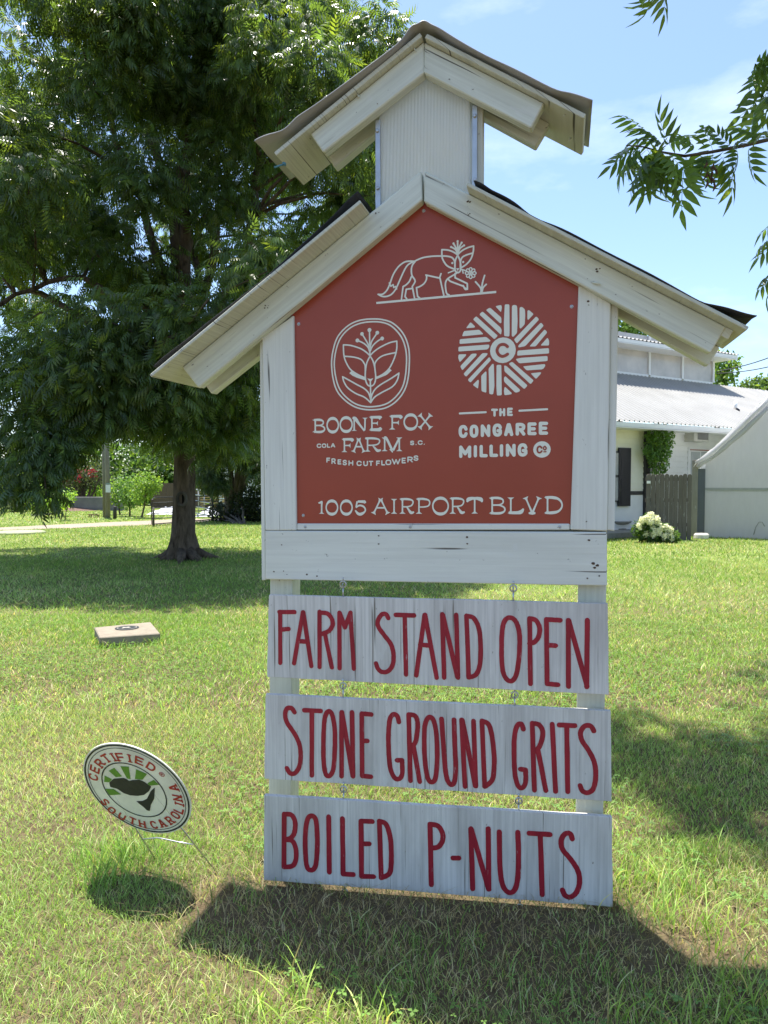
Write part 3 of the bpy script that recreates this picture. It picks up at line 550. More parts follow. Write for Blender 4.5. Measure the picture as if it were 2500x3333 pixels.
# ------------------------------------------------------------------ the three hanging boards
def bplane(k, x, y, d, yaw): q = SP.p(k, x, y, d); return Plane(q, R(yaw), R(.9), R(.2))
def eye(pl, o_parent, c, r=.0115):
    mb = MB(); mb.tube([c + pl.u * (r * math.cos(q)) + pl.v * (r * math.sin(q)) + pl.n * .001 for q in [2 * math.pi * i / 12 for i in range(13)]], .003, 6, False); mb.tube([c + pl.v * r, c + pl.v * (r + .014)], .003, 6)
    return build('screw_eye', mb, M_zinc, o_parent)
def hook(pl, o_parent, top, bot):
    mb = MB(); r = .007; mb.tube([top + pl.n * (r * math.sin(q)) + pl.v * (r * (math.cos(q) - 1) * -1 - r) for q in [i * .5 for i in range(-2, 9)]], .003, 6); mb.tube([top - pl.v * r, bot - pl.v * .012], .003, 6)
    return build('screw_hook', mb, M_zinc, o_parent)
BOARD = {}
def board(n, label, pl, corners, thick=.018):
    P = [pl.p('a4', x, y, 0) for x, y in corners]
    # slightly ragged outline
    out = []
    for i in range(4):
        p, q = P[i], P[(i + 1) % 4]; m = 14 if i % 2 == 0 else 5
        for s in range(m): 
            v = p + (q - p) * (s / m); out.append(v if s == 0 else v + (pl.v if i % 2 == 0 else pl.u) * random.uniform(-.0012, .0012))
    b0 = (P[2] + P[3]) / 2
    t = thing('hanging_board', label, 'sign board', b0, 'painted boards hanging below the farm sign')
    mb = MB(); mb.prism(out[::-1], pl.n * -thick); build('board', mb, M_ply, t, .0012, pl.v)
    BOARD[n] = (t, pl); return t, pl
b1 = board(1, 'topmost hanging whitewashed plywood board painted with the red words FARM STAND OPEN', bplane('a4', 797, 290, .05, 12.6), [(35, 78), (1560, 117), (1565, 528), (27, 447)])
b2 = board(2, 'middle hanging whitewashed plywood board painted with the red words STONE GROUND GRITS', bplane('a4', 797, 760, .055, 8.5), [(20, 525), (1573, 600), (1577, 1008), (15, 905)])
b3 = board(3, 'lowest hanging whitewashed plywood board painted with the red words BOILED P-NUTS', bplane('a4', 797, 1230, .07, 7.4), [(13, 980), (1580, 1078), (1582, 1483), (12, 1362)])
def pts(s): return [tuple(float(q) for q in p.split(',')) for p in s.split()]
HAND = {1: '''l 86,384 86,154|l 82,155 150,155|l 88,234 124,231|l 148,386 188,156|l 190,156 226,398|l 168,286 208,288|l 263,154 263,402|s 265,157 298,162 318,185 322,212 305,240 272,254|l 286,248 318,404|l 353,408 352,158|l 354,160 377,224|l 377,224 402,158|l 402,158 417,410|s 572,182 562,165 542,167 526,193 528,222 556,262 585,302 596,350 591,395 570,422 542,424 525,408 517,386|l 606,168 688,170|l 646,172 652,436|l 698,440 736,168|l 738,168 790,450|l 716,302 764,306|l 815,165 824,450|l 818,168 884,448|l 878,168 886,450|l 924,172 934,448|s 924,173 956,182 980,230 988,310 985,390 967,436 934,449|o 1118,180 1145,196 1162,250 1162,340 1150,430 1130,464 1106,458 1088,420 1082,335 1085,240 1096,195|l 1208,184 1212,478|s 1208,184 1236,192 1253,225 1249,265 1230,290 1208,296|l 1284,188 1287,478|l 1284,188 1346,192|l 1286,304 1325,306|l 1287,478 1336,482|l 1382,192 1383,490|l 1384,192 1467,490|l 1468,192 1465,492''',
 2: '''s 150,606 137,588 116,590 108,618 118,655 150,702 172,750 178,802 172,850 152,880 130,880 116,858|l 194,597 268,600|l 228,602 228,890|o 302,602 320,618 331,680 332,765 325,860 308,892 290,882 281,820 281,720 286,635|l 362,606 362,894|l 364,606 412,892|l 409,606 414,894|l 453,612 455,892|l 453,612 496,616|l 455,735 478,735|l 455,893 494,896|s 620,650 612,622 592,617 577,650 573,740 580,850 600,900 622,905 635,882 634,824|l 634,822 612,822|l 664,618 672,914|s 664,616 692,622 704,650 702,700 692,745 668,766|l 686,760 714,918|o 757,628 778,648 790,720 792,820 785,900 768,920 750,902 738,830 734,740 738,660|s 812,636 824,800 834,895 852,930 869,920 876,860 872,760 868,640|l 902,640 918,940|l 906,642 964,938|l 956,646 966,938|l 994,645 1006,940|s 996,645 1026,665 1043,740 1049,830 1041,908 1008,940|s 1180,682 1172,660 1156,662 1142,700 1138,780 1142,880 1156,936 1175,946 1190,922 1190,868|l 1190,865 1167,862|l 1220,655 1230,957|s 1220,656 1250,662 1267,692 1262,735 1247,768 1224,786|l 1246,778 1281,958|l 1310,660 1325,962|l 1342,663 1412,666|l 1375,668 1380,963|s 1497,690 1483,668 1457,668 1438,695 1445,735 1475,780 1499,830 1506,890 1496,948 1470,968 1446,960 1436,936''',
 3: '''l 104,1064 103,1302|s 104,1065 136,1068 153,1100 149,1150 132,1172 106,1179|s 106,1179 140,1185 156,1220 156,1270 140,1298 104,1302|o 228,1072 246,1090 252,1150 252,1230 245,1296 228,1316 208,1305 200,1250 199,1160 208,1090|l 304,1076 307,1326|l 366,1085 369,1334|l 369,1334 415,1336|l 450,1096 452,1344|l 450,1096 500,1098|l 452,1198 486,1198|l 452,1344 506,1346|l 532,1096 540,1350|s 532,1096 562,1110 581,1170 586,1250 579,1328 540,1351|l 760,1110 766,1382|s 760,1110 796,1118 816,1150 816,1185 796,1212 764,1217|l 864,1262 890,1262|l 944,1130 952,1400|l 946,1132 1024,1402|l 1022,1130 1025,1402|s 1072,1144 1075,1300 1086,1380 1112,1416 1140,1406 1155,1350 1158,1250 1155,1146|l 1206,1150 1300,1156|l 1256,1158 1265,1427|s 1400,1176 1390,1152 1366,1155 1350,1185 1358,1225 1395,1270 1426,1320 1433,1370 1420,1415 1392,1438 1368,1430 1356,1406'''}
for n in (1, 2, 3):
    t, pl = BOARD[n]; ik = Ink(pl, .0009, .05); cuts = {1: [470, 1040], 2: [530, 1090], 3: [680]}[n] + [1e9]
    for st in HAND[n].split('|'):
        P = pts(st[2:]); w = 20.8
        if min(p[0] for p in P) > cuts[0]: build('painted_word', ik.mb, M_paint, t); ik = Ink(pl, .0009, .05); cuts.pop(0)
        if st[0] == 'l': ik.l('a4', w, P)
        else: ik.s('a4', w, P, closed=st[0] == 'o')
    build('painted_word', ik.mb, M_paint, t)
for (t, pl), ya, yb in ((b1, (30, 78), (48, 102)), (b2, (487, 540), (528, 580)), (b3, (952, 1006), (1004, 1064))):
    for (y0, y1), x in ((ya, 369 if t is not b3[0] else 371), (yb, 1135 if t is b1[0] else 1141 if t is b2[0] else 1159)):
        top = pl.p('a4', x, y0 + 4, -.009); bot = pl.p('a4', x, y1, -.009); hook(pl, t, top, bot)
        eye(pl, SIGN if t is b1[0] else (b1[0] if t is b2[0] else b2[0]), pl.p('a4', x, y0, -.009))
for x, y in ((377, 1415), (1165, 1483)): eye(b3[1], b3[0], b3[1].p('a4', x, y, -.009))

# ------------------------------------------------------------------ toppled oval yard sign
def solve_oval():
    xi, yi = (src('a8', 675, 610)[0] - CX) / F, -(src('a8', 675, 610)[1] - CY) / F
    s = 2.765; Xi, Yi = (394 / s, 64 / s), (-283 / s, 400 / s)          # image vectors (right, up) of the sign's own axes
    best = None
    for cX in np.linspace(-260, 260, 521):
        for cY in np.linspace(-400, 400, 801):
            X = np.array([Xi[0] + xi * cX, Xi[1] + yi * cX, cX]); Y = np.array([Yi[0] + xi * cY, Yi[1] + yi * cY, cY])
            e = abs(X @ Y) / (np.linalg.norm(X) * np.linalg.norm(Y)) + abs(np.linalg.norm(X) / np.linalg.norm(Y) - 1)
            n = np.cross(X, Y); n /= np.linalg.norm(n)
            if n[2] > 0: n = -n
            nz = n[1] * math.cos(PITCH) - n[2] * math.sin(PITCH)
            if nz < 0 and (best is None or e < best[0]): best = (e, X, Y)
    return best
_, X_, Y_ = solve_oval()
c, s = math.cos(PITCH), math.sin(PITCH)
def cam2w(v): return Vector((v[0], v[2] * c + v[1] * s, -v[2] * s + v[1] * c))
X_, Y_ = cam2w(X_), cam2w(Y_)
OV_ = Plane((0, 0, 0), 0); OV_.u, OV_.v = X_.normalized(), (Y_ - X_.normalized() * Y_.dot(X_.normalized())).normalized(); OV_.n = OV_.u.cross(OV_.v)
if OV_.n.y > 0: OV_.n = -OV_.n
for it in range(40):                                                  # distance at which the right-hand wire meets the ground
    D = 2.0 + it * .03; OV_.O = CAMP + ray('a8', 675, 610) * D
    if OV_.p('a8', 1372, 1322).z < .0: break
RAD = ((X_.length + Y_.length) / 2) * D / F
ovc = OV_.p('a8', 1372, 1322); ovc.z = 0
OVAL = thing('yard_sign', 'round white farm produce yard sign on a wire stake leaning over the grass', 'yard sign', ovc)
M_coro = m_plain('faded_white_plastic', (.76, .75, .66), .5, 0, .14, 9, .1)
M_ink = m_plain('charcoal_print', (.022, .025, .028), .5, 0, .3, 30, .1); M_grn = m_plain('leaf_green_print', (.115, .27, .035), .5, 0, .15, 20, .1); M_rp = m_plain('red_print', (.42, .035, .025), .5, 0, .15, 20, .1)
mb = MB(); mb.prism([OV_.w(RAD * math.cos(q), RAD * math.sin(q), 0) for q in [2 * math.pi * i / 64 for i in range(64)]], OV_.n * -.004); build('sign_face', mb, M_coro, OVAL)
ik = Ink(OV_, .0008, .10)
for r, w in ((.962, .030), (.905, .012), (.60, .022)): ik.ribbon([(RAD * r * math.cos(q) + (0 if r > .7 else -.012), RAD * r * math.sin(q), RAD * w) for q in [2 * math.pi * i / 72 for i in range(72)]], True)
ik.wob = 0
ik.pg('a8', pts('430,545 470,510 560,503 590,515 608,530 640,522 700,518 740,535 808,580 790,620 745,655 690,665 620,660 560,640 500,600 440,585'), .003)
ik.pg('a8', pts('840,590 838,640 835,690 805,745 795,800 770,795 740,765 700,735 675,712 730,710 770,690 805,620'))
build('sign_print', ik.mb, M_ink, OVAL)
ik = Ink(OV_, .0008)
for g in ('384,540 388,482 455,515 430,543', '425,440 475,412 545,490 490,497', '530,398 605,401 622,515 590,508', '672,424 770,467 730,520 662,512', '775,550 830,520 880,565 792,572', '394,600 470,602 538,652 434,658'): ik.pg('a8', pts(g))
build('sign_print', ik.mb, M_grn, OVAL)
ik = Ink(OV_, .0010)
def ringtext(items, outward):
    for s in items.split():
        ch, x, y = s.split(','); a, b = OV_.loc('a8', float(x), float(y), .001); l = math.hypot(a, b); rx, ry = a / l, b / l
        if not outward: rx, ry = -rx, -ry
        h = RAD * .15; w = RAD * (.04 if ch == 'I' else .12 if outward else .10)
        ax, ay = ry, -rx                                              # reading direction
        glyph(ik, SANS, ch, None, None, RAD * .034, 'flat', rot=((a, b), (ax * w, ay * w), (-rx * h, -ry * h)), sq=.9)
        if ch in 'FITNHRA':
            for e in ((0, 1), (1, 1)) if ch in 'ANHR' else ((.5, 1),) if ch == 'T' else ((0, 1),) if ch == 'F' else ((.5, 1), (.5, 0)):
                q = (a + ax * w * (e[0] - .5) - rx * h * (e[1] - .5), b + ay * w * (e[0] - .5) - ry * h * (e[1] - .5)); k = RAD * .04
                ik.ribbon([(q[0] - ax * k, q[1] - ay * k, RAD * .022), (q[0] + ax * k, q[1] + ay * k, RAD * .022)], cap='flat')
ringtext('C,287,495 E,300,425 R,345,370 T,402,328 I,468,317 F,530,318 I,613,328 E,700,350 D,806,405', True)
build('sign_print', ik.mb, M_rp, OVAL); ik = Ink(OV_, .0010)
ringtext('S,392,722 O,452,795 U,545,850 T,640,890 H,728,918 C,832,926 A,905,912 R,975,885 O,1025,838 L,1055,792 I,1062,740 N,1045,685 A,1010,592', False)
build('sign_print', ik.mb, M_rp, OVAL); ik = Ink(OV_, .0010)
a, b = OV_.loc('a8', 903, 472, .001); ik.ribbon([(a + RAD * .045 * math.cos(q), b + RAD * .045 * math.sin(q), RAD * .012) for q in [i * .4 for i in range(16)]], True)
glyph(ik, SANS, 'R', None, None, RAD * .012, 'flat', rot=((a, b), (RAD * .035, 0), (0, -RAD * .045)))
build('sign_print', ik.mb, M_rp, OVAL)
mb = MB()
def ovleg(x0, y0, x1, y1):
    p = OV_.p('a8', x0, y0, -.002); q = OV_.p('a8', x1, y1, -.002); t = (p - q).normalized(); e = q - t * max(0, (q.z + .05) / max(.05, t.z)); up = p + t * .2
    mb.tube([e, p, up], .0026, 6)
ovleg(690, 990, 800, 1165); ovleg(1085, 960, 1370, 1320)
mb.tube([OV_.p('a8', x, y, -.002) for x, y in ((728, 1056), (860, 1043), (900, 1048), (1050, 1080), (1185, 1103))], .0026, 6)
build('wire_stake', mb, M_zinc, OVAL)
# ================================================================== GROUND AND GRASS
def vnoise(x, y, sc, seed=0):
    """smooth value noise on arrays, 0..1"""
    r = np.random.default_rng(seed); tb = r.random((256, 256)); x = x * sc + 37.2; y = y * sc + 91.7
    xi, yi = np.floor(x).astype(int), np.floor(y).astype(int); fx, fy = x - xi, y - yi; fx = fx * fx * (3 - 2 * fx); fy = fy * fy * (3 - 2 * fy)
    g = lambda a, b: tb[(xi + a) % 256, (yi + b) % 256]
    return (g(0, 0) * (1 - fx) + g(1, 0) * fx) * (1 - fy) + (g(0, 1) * (1 - fx) + g(1, 1) * fx) * fy
def fbm(x, y, sc, seed=0): return .55 * vnoise(x, y, sc, seed) + .3 * vnoise(x, y, sc * 2.3, seed + 1) + .15 * vnoise(x, y, sc * 5.1, seed + 2)
def m_ground():
    t = NT('lawn_ground'); c = t.coords(); n = t.noise(c, .45, 6, .6); n2 = t.noise(c, 22, 5, .7); n3 = t.noise(t.mapv(c, (1, .35, 1)), 3.2, 5, .65)
    near = t.ramp(n2, [(.3, (.075, .055, .033)), (.55, (.13, .10, .06)), (.75, (.09, .10, .035))])
    far = t.mix(t.ramp(n3, [(.35, 0), (.68, 1)]), (.13, .18, .038), (.19, .23, .06)); far = t.mix(t.ramp(n, [(.35, 0), (.7, .7)]), far, (.22, .235, .09))
    g = t.n('ShaderNodeNewGeometry').outputs['Position']; sx = t.n('ShaderNodeSeparateXYZ'); t.lk(g, sx.inputs[0])
    mr = t.n('ShaderNodeMapRange'); t.lk(sx.outputs['Y'], mr.inputs['Value']); mr.inputs['From Min'].default_value = 5; mr.inputs['From Max'].default_value = 13
    return t.finish(t.mix(mr.outputs[0], near, far), .95, t.bump(n2, .6, .03), 0, .1)
# one sheet to the horizon, with finer cells close by
xs = np.concatenate([-np.geomspace(900, 12, 14), np.linspace(-10, 10, 81), np.geomspace(12, 900, 14)]); ys = np.concatenate([[-300, -80, -20], np.linspace(-4, 12, 65), np.geomspace(13, 1500, 26)])
GX, GY = np.meshgrid(xs, ys, indexing='ij'); GZ = -.012 * vnoise(GX, GY, .9, 5) * (GY < 13) - .012
V = np.stack([GX, GY, GZ], -1).reshape(-1, 3); ny = len(ys); I, J = np.meshgrid(np.arange(len(xs) - 1), np.arange(ny - 1), indexing='ij'); q = (I * ny + J).ravel()
lawn = build_np('lawn', V, np.stack([q, q + ny, q + ny + 1, q + 1], 1), m_ground(), smooth=True); tag(lawn, kind='structure')

BOTT = SP.p('full', 941, 1100, 0)
def bare_shade(x, y):
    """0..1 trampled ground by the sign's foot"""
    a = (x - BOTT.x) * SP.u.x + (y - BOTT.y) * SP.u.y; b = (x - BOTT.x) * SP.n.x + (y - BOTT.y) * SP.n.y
    w = np.exp(-((a / .85) ** 4)) * np.exp(-(((b - .2) / .36) ** 2)); w2 = np.exp(-(((x - 1.02) / .22) ** 2 + ((y - 2.25) / .22) ** 2)) + .9 * np.exp(-(((x + .55) / .2) ** 2 + ((y - 2.45) / .12) ** 2))  # spread beyond the real wear so darker ground deepens the sign's shadow
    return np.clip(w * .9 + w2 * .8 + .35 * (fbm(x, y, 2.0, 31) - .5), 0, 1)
GREENS = np.array([[.128, .214, .046], [.190, .288, .066], [.120, .192, .050], [.23, .325, .09], [.31, .37, .16]])
STRAW = np.array([[.40, .34, .19], [.33, .27, .14], [.46, .41, .26]])
def blades(name, x, y, h, w, lean, straw_p, seg=2, bend=.6, tint=None, part_of=None):
    n = len(x); th = rng.uniform(0, 2 * np.pi, n); ph = rng.uniform(0, 2 * np.pi, n); ln = lean * rng.uniform(.3, 1.3, n)
    dx, dy = np.cos(th) * ln, np.sin(th) * ln; sx, sy = np.cos(ph), np.sin(ph); V = []; k = seg * 2 + 1
    for i in range(seg):
        t = i / seg; ww = w * (1 - .75 * t ** 1.5) / 2; cx = x + dx * h * t ** 1.8; cy = y + dy * h * t ** 1.8; cz = h * t * (1 - .25 * bend * t * ln) - .012
        V += [np.stack([cx - sx * ww, cy - sy * ww, cz], 1), np.stack([cx + sx * ww, cy + sy * ww, cz], 1)]
    V.append(np.stack([x + dx * h, y + dy * h, np.maximum(h * (1 - .38 * bend * ln * ln) - .012, .002)], 1))
    V = np.stack(V, 1).reshape(-1, 3); b = np.arange(n)[:, None] * k; fq = [b + np.array([[2 * i, 2 * i + 1, 2 * i + 3, 2 * i + 2]]) for i in range(seg - 1)]; ft = b + np.array([[2 * seg - 2, 2 * seg - 1, 2 * seg]])
    pat = fbm(x, y, .55, 3); gi = np.clip((pat + rng.normal(0, .16, n)) * 4.6 - .3, 0, 3.99); i0 = gi.astype(int); fr = (gi - i0)[:, None]
    c = GREENS[i0] * (1 - fr) + GREENS[np.minimum(i0 + 1, 4)] * fr; st = rng.random(n) < straw_p; c[st] = STRAW[rng.integers(0, 3, st.sum())]
    c *= rng.uniform(.62, 1.32, (n, 1))
    if tint is not None: c = c * (tint if isinstance(tint, np.ndarray) else np.array(tint))
    col = np.ones((n, k, 4)); col[:, :, :3] = c[:, None, :]
    return V, fq + [ft], col.reshape(-1, 4)
def merge(parts):
    Vs, qs, ts, cs, o = [], [], [], [], 0
    for V, fl, c in parts:
        Vs.append(V); cs.append(c)
        for f in fl: (qs if f.shape[1] == 4 else ts).append(f + o)
        o += len(V)
    fl = ([np.concatenate(qs)] if qs else []) + ([np.concatenate(ts)] if ts else [])
    return np.concatenate(Vs), fl, np.concatenate(cs)
def field(y0, y1, dens, mx=.7):
    n = int(dens * .5 * (1.09 * (y0 + y1) + 2 * mx) * (y1 - y0)); u = rng.random(n); y = np.sqrt(y0 * y0 + u * (y1 * y1 - y0 * y0)); x = rng.uniform(-1, 1, n) * (.545 * y + mx); return x, y
def not_in(x, y, poly):
    ins = np.zeros(len(x), bool); n = len(poly)
    for i in range(n):
        (ax, ay), (bx, by) = poly[i], poly[(i + 1) % n]; c = ((ay > y) != (by > y)) & (x < (bx - ax) * (y - ay) / ((by - ay) or 1e-9) + ax); ins ^= c
    return ~ins
DRIVE = [tuple(at_z(k, x, y).xy) for k, x, y in (('g1', -900, 918), ('g1', 0, 884), ('g1', 760, 846), ('g1', 1200, 826), ('g1', 1620, 810), ('g2', 400, 885), ('g2', 900, 877), ('g2', 1500, 868), ('g2', 1500, 892), ('g2', 900, 905), ('g2', 400, 935), ('g1', 1640, 858), ('g1', 1200, 872), ('g1', 760, 890), ('g1', 0, 916), ('g1', -900, 952))]
BLOCK = [at_z('a9', x, y, .085) for x, y in ((598, 1428), (962, 1403), (905, 1335), (566, 1368))]
parts = []
for y0, y1, dens, hh, ww, seg in ((1.45, 2.9, 22000, .029, .0027, 3), (2.9, 4.6, 12500, .031, .0036, 2), (4.6, 8, 4200, .040, .0066, 2), (8, 14, 1100, .05, .012, 1), (14, 26, 330, .055, .022, 1), (26, 46, 70, .06, .045, 1)):
    x, y = field(y0, y1, dens, 2.0 if y0 < 8 else 4.0)
    if y1 < 9: bz = bare_shade(x, y); k = rng.random(len(x)) > bz * .86; x, y, bz = x[k], y[k], bz[k]
    else:
        bz = np.zeros(len(x)); k = not_in(x, y, DRIVE); x, y, bz = x[k], y[k], bz[k]
    k = not_in(x, y, [tuple(p.xy) for p in BLOCK]); x, y, bz = x[k], y[k], bz[k]
    hf = .55 + .95 * fbm(x, y, 1.5, 9); h = hh * hf * rng.uniform(.5, 1.35, len(x))
    pat = fbm(x, y, .9, 21)
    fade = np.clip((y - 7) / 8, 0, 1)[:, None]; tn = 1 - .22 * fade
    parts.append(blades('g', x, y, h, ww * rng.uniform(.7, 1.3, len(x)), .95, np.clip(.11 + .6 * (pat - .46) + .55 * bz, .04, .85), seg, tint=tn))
# long tufts where the photograph shows them
def tufts(spots, n, hh, ww, r, lean=.8, straw=.08, tint=(.8, .9, .75)):
    x = np.concatenate([np.random.default_rng(int(abs(a * 991 + b * 77))).normal(a, r, n) for a, b in spots]); y = np.concatenate([np.random.default_rng(int(abs(a * 61 + b * 997))).normal(b, r * .8, n) for a, b in spots])
    parts.append(blades('t', x, y, hh * rng.uniform(.45, 1.25, len(x)), ww * rng.uniform(.6, 1.2, len(x)), lean, straw, 4, .8, tint))
def gp(x, y): p = at_z('full', x, y); return (p.x, p.y)
tufts([gp(560, 2180), gp(620, 2200), gp(690, 2210), gp(760, 2215), gp(820, 2200), gp(640, 2150), gp(500, 2190)], 15, .115, .006, .05, 1.0, .05, (1.1, 1.1, .8))
tufts([gp(200, 1860), (gp(240, 1880)), gp(280, 1850), gp(210, 1905), gp(330, 1850), gp(255, 1830)], 60, .10, .0045, .05, .7, .12)
tufts([gp(1390, 1960), gp(1420, 1900), gp(1480, 1920), gp(1500, 1850), gp(1350, 1900), gp(1540, 2010), gp(1450, 1990)], 55, .12, .005, .06, .7, .12, (.95, 1, .8))
tufts([gp(x, y) for x, y in ((870, 2050), (760, 2010), (1100, 2090), (1000, 2030), (1250, 2060), (540, 1935), (900, 2130), (1180, 2150), (1330, 2130))], 42, .075, .004, .06, .9, .2, (.7, .8, .7))
tufts([gp(x, y) for x, y in ((1500, 2190), (1600, 2140), (1620, 2200), (1560, 2100), (1400, 2200))], 50, .10, .005, .07, .9, .1, (1, 1, .8))
tufts([tuple(p.xy) for p in (BLOCK[0], BLOCK[0].lerp(BLOCK[1], .25), BLOCK[0].lerp(BLOCK[1], .5), BLOCK[0].lerp(BLOCK[1], .8), BLOCK[1], BLOCK[1].lerp(BLOCK[2], .5), BLOCK[0].lerp(BLOCK[3], .5))], 40, .08, .007, .06, .7, .1, (1.1, 1.1, .9))
# clover leaflets in patches
n = 26000; x, y = field(1.7, 7.5, n / 45, .8); k = (fbm(x, y, 1.1, 41) > .56) & (bare_shade(x, y) < .4); x, y = x[k], y[k]; n = len(x)
tri = []
th0 = rng.uniform(0, 6.28, n); z = rng.uniform(.018, .045, n); sz = rng.uniform(.006, .011, n); Vc = []
for i in range(3):
    th = th0 + i * 2.094; c, s = np.cos(th), np.sin(th)
    for a, b, dz in ((0, 0, 0), (.9, .62, .12), (1.65, 0, -.1), (.9, -.62, .12)): Vc.append(np.stack([x + sz * (a * c - b * s), y + sz * (a * s + b * c), z + sz * dz], 1))
Vc = np.stack(Vc, 1).reshape(-1, 3); f = (np.arange(n)[:, None, None] * 12 + np.arange(12).reshape(1, 3, 4)).reshape(-1, 4); cc = np.ones((n, 12, 4)); cc[:, :, :3] = (np.array([.09, .165, .035]) * rng.uniform(.8, 1.35, (n, 1)))[:, None, :]
parts.append((Vc, [f], cc.reshape(-1, 4)))
# dead thatch lying flat
x, y = field(1.5, 4.2, 2600, .8); bz = bare_shade(x, y); k = rng.random(len(x)) < .10 + bz; x, y = x[k], y[k]
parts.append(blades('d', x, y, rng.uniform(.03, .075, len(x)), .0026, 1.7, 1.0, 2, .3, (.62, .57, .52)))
V, fl, c = merge(parts)
M_grass = m_leaf('grass_blade', (1, 1, 1), (.85, .9, .42), .5)
tag(build_np('grass', V, fl, M_grass, col=c), 'bright green lawn grass with straw patches around the sign', 'grass', kind='stuff')
# gravel drive
mb = MB(); mb.polytri([(x, y, -.004) for x, y in DRIVE])
def m_gravel():
    t = NT('pale_gravel'); c = t.coords(); k = t.ramp(t.noise(c, 30, 6, .7), [(.35, (.23, .185, .15)), (.65, (.39, .32, .27))]); k = t.mix(t.ramp(t.noise(t.mapv(c, (1, 1, 1)), .7, 4), [(.45, 0), (.7, .5)]), k, (.24, .24, .12)); return t.finish(k, .95, t.bump(t.noise(c, 40, 4), .5, .02), 0, .1)
M_gravel = m_gravel(); tag(build('gravel_drive', mb, M_gravel), kind='structure')
# ================================================================== TREES
def leaf_template(pairs=4, L=.30, l=.115, w=.032, fine=False, tl=.55):
    """one drooping compound leaf along +x, z up; returns verts, quads"""
    V, Q = [], []
    def leaflet(x, z, az, tilt, ll, ww):
        b = len(V); ca, sa = math.cos(az), math.sin(az)
        st = ((0, 0), (.18, .62), (.42, 1), (.70, .72), (1, .02)) if fine else ((0, .15), (.45, 1), (1, .03))
        for t, ws in st:
            s = t * ll; dz = -tilt * s - .9 * tilt * s * t; out = s * math.cos(tilt * .9)
            for sd in (-1, 1):
                V.append((x + ca * out - sa * sd * ws * ww / 2, sa * out + ca * sd * ws * ww / 2, z + dz + (.22 * ws * ww if fine else .15 * ws * ww)))
            if fine: V.append((x + ca * out, sa * out, z + dz))
        k = 3 if fine else 2
        for i in range(len(st) - 1):
            a = b + i * k; c = a + k
            if fine: Q.extend([(a, a + 2, c + 2, c), (a + 2, a + 1, c + 1, c + 2)])
            else: Q.append((a, a + 1, c + 1, c))
    for i in range(pairs):
        t = .22 + .74 * i / max(1, pairs - .4); x = L * t; z = -.35 * L * t * t; sc = .75 + .5 * math.sin(math.pi * (.2 + .65 * t))
        for sd in (-1, 1): leaflet(x, z, sd * (1.15 - .4 * t), tl, l * sc, w * sc)
    leaflet(L, -.35 * L, 0, .7, l * 1.05, w)
    if fine:                                                        # rachis
        for i in range(6):
            b = len(V)
            for t in (i / 6, (i + 1) / 6): V.extend([(L * t, -.0016, -.35 * L * t * t), (L * t, .0016, -.35 * L * t * t)])
            Q.append((b, b + 1, b + 3, b + 2))
    return np.array(V), np.array(Q)
def scatter(tmpl, P, D, scale, tints, roll=.5, rg=None):
    """copies of a leaf template: P origins, D directions, all arrays"""
    rg = rg or rng; V0, Q0 = tmpl; n = len(P); D = D / np.linalg.norm(D, axis=1, keepdims=True); up = np.array([0, 0, 1.0]) + rg.normal(0, roll, (n, 3))
    S = np.cross(up, D); S /= np.linalg.norm(S, axis=1, keepdims=True) + 1e-9; U = np.cross(D, S); M = np.stack([D, S, U], 2) * np.asarray(scale).reshape(-1, 1, 1)
    V = (np.einsum('nij,kj->nki', M, V0) + P[:, None, :]).reshape(-1, 3); f = (np.arange(n)[:, None, None] * len(V0) + Q0[None]).reshape(-1, Q0.shape[1])
    c = np.ones((n, len(V0), 4)); c[:, :, :3] = tints[:, None, :] * rg.uniform(.85, 1.15, (n, len(V0), 1)); return V, f, c.reshape(-1, 4)
def tints(n, base=(1, 1, 1), v=.38, yel=.16, rg=None):
    rg = rg or rng; c = np.array(base) * rg.uniform(1 - v, 1 + v, (n, 1)); y = rg.random(n) < yel; c[y] *= np.array([1.5, 1.25, .8]); return c
M_pecan = m_leaf('pecan_leaf', (.040, .064, .026), (.095, .150, .018), .33)
M_pecan_near = m_leaf('pecan_leaf_near', (.028, .050, .024), (.12, .19, .022), .33)
M_leafy = m_leaf('garden_leaf', (.080, .135, .030), (.13, .20, .030), .5)
M_dark = m_leaf('dark_shrub_leaf', (.022, .036, .018), (.022, .035, .010), .5)
def m_bark(name, a, b, sc=9):
    t = NT(name); c = t.coords(); n = t.noise(t.mapv(c, (sc, sc, sc * .22)), 1.0, 6, .7); n2 = t.noise(c, 3, 4)
    k = t.mix(t.ramp(n2, [(.4, 0), (.7, .5)]), t.ramp(n, [(.35, a), (.65, b)]), tuple(x * .8 + .02 for x in b)); return t.finish(k, .95, t.bump(n, .9, .03), 0, .1)
M_bark = m_bark('pecan_bark', (.045, .034, .026), (.19, .145, .11), 13); M_bark2 = m_bark('grey_bark', (.05, .045, .04), (.17, .15, .13))
def curve(p, q, sag=.0, n=6, jit=.05, rg=random):
    p, q = Vector(p), Vector(q); L = (q - p).length; o = []
    for i in range(n + 1):
        t = i / n; v = p.lerp(q, t); v.z += sag * L * math.sin(math.pi * t); 
        if 0 < i < n: v += Vector([rg.uniform(-1, 1) * jit * L * .5 for _ in range(3)])
        o.append(v)
    return o
def taper(a, b, n, p=1.0): return [a + (b - a) * (i / n) ** p for i in range(n + 1)]
LEAF5, LEAF4 = leaf_template(4, .34, .118, .040, False, .6), leaf_template(3, .27, .13, .038)
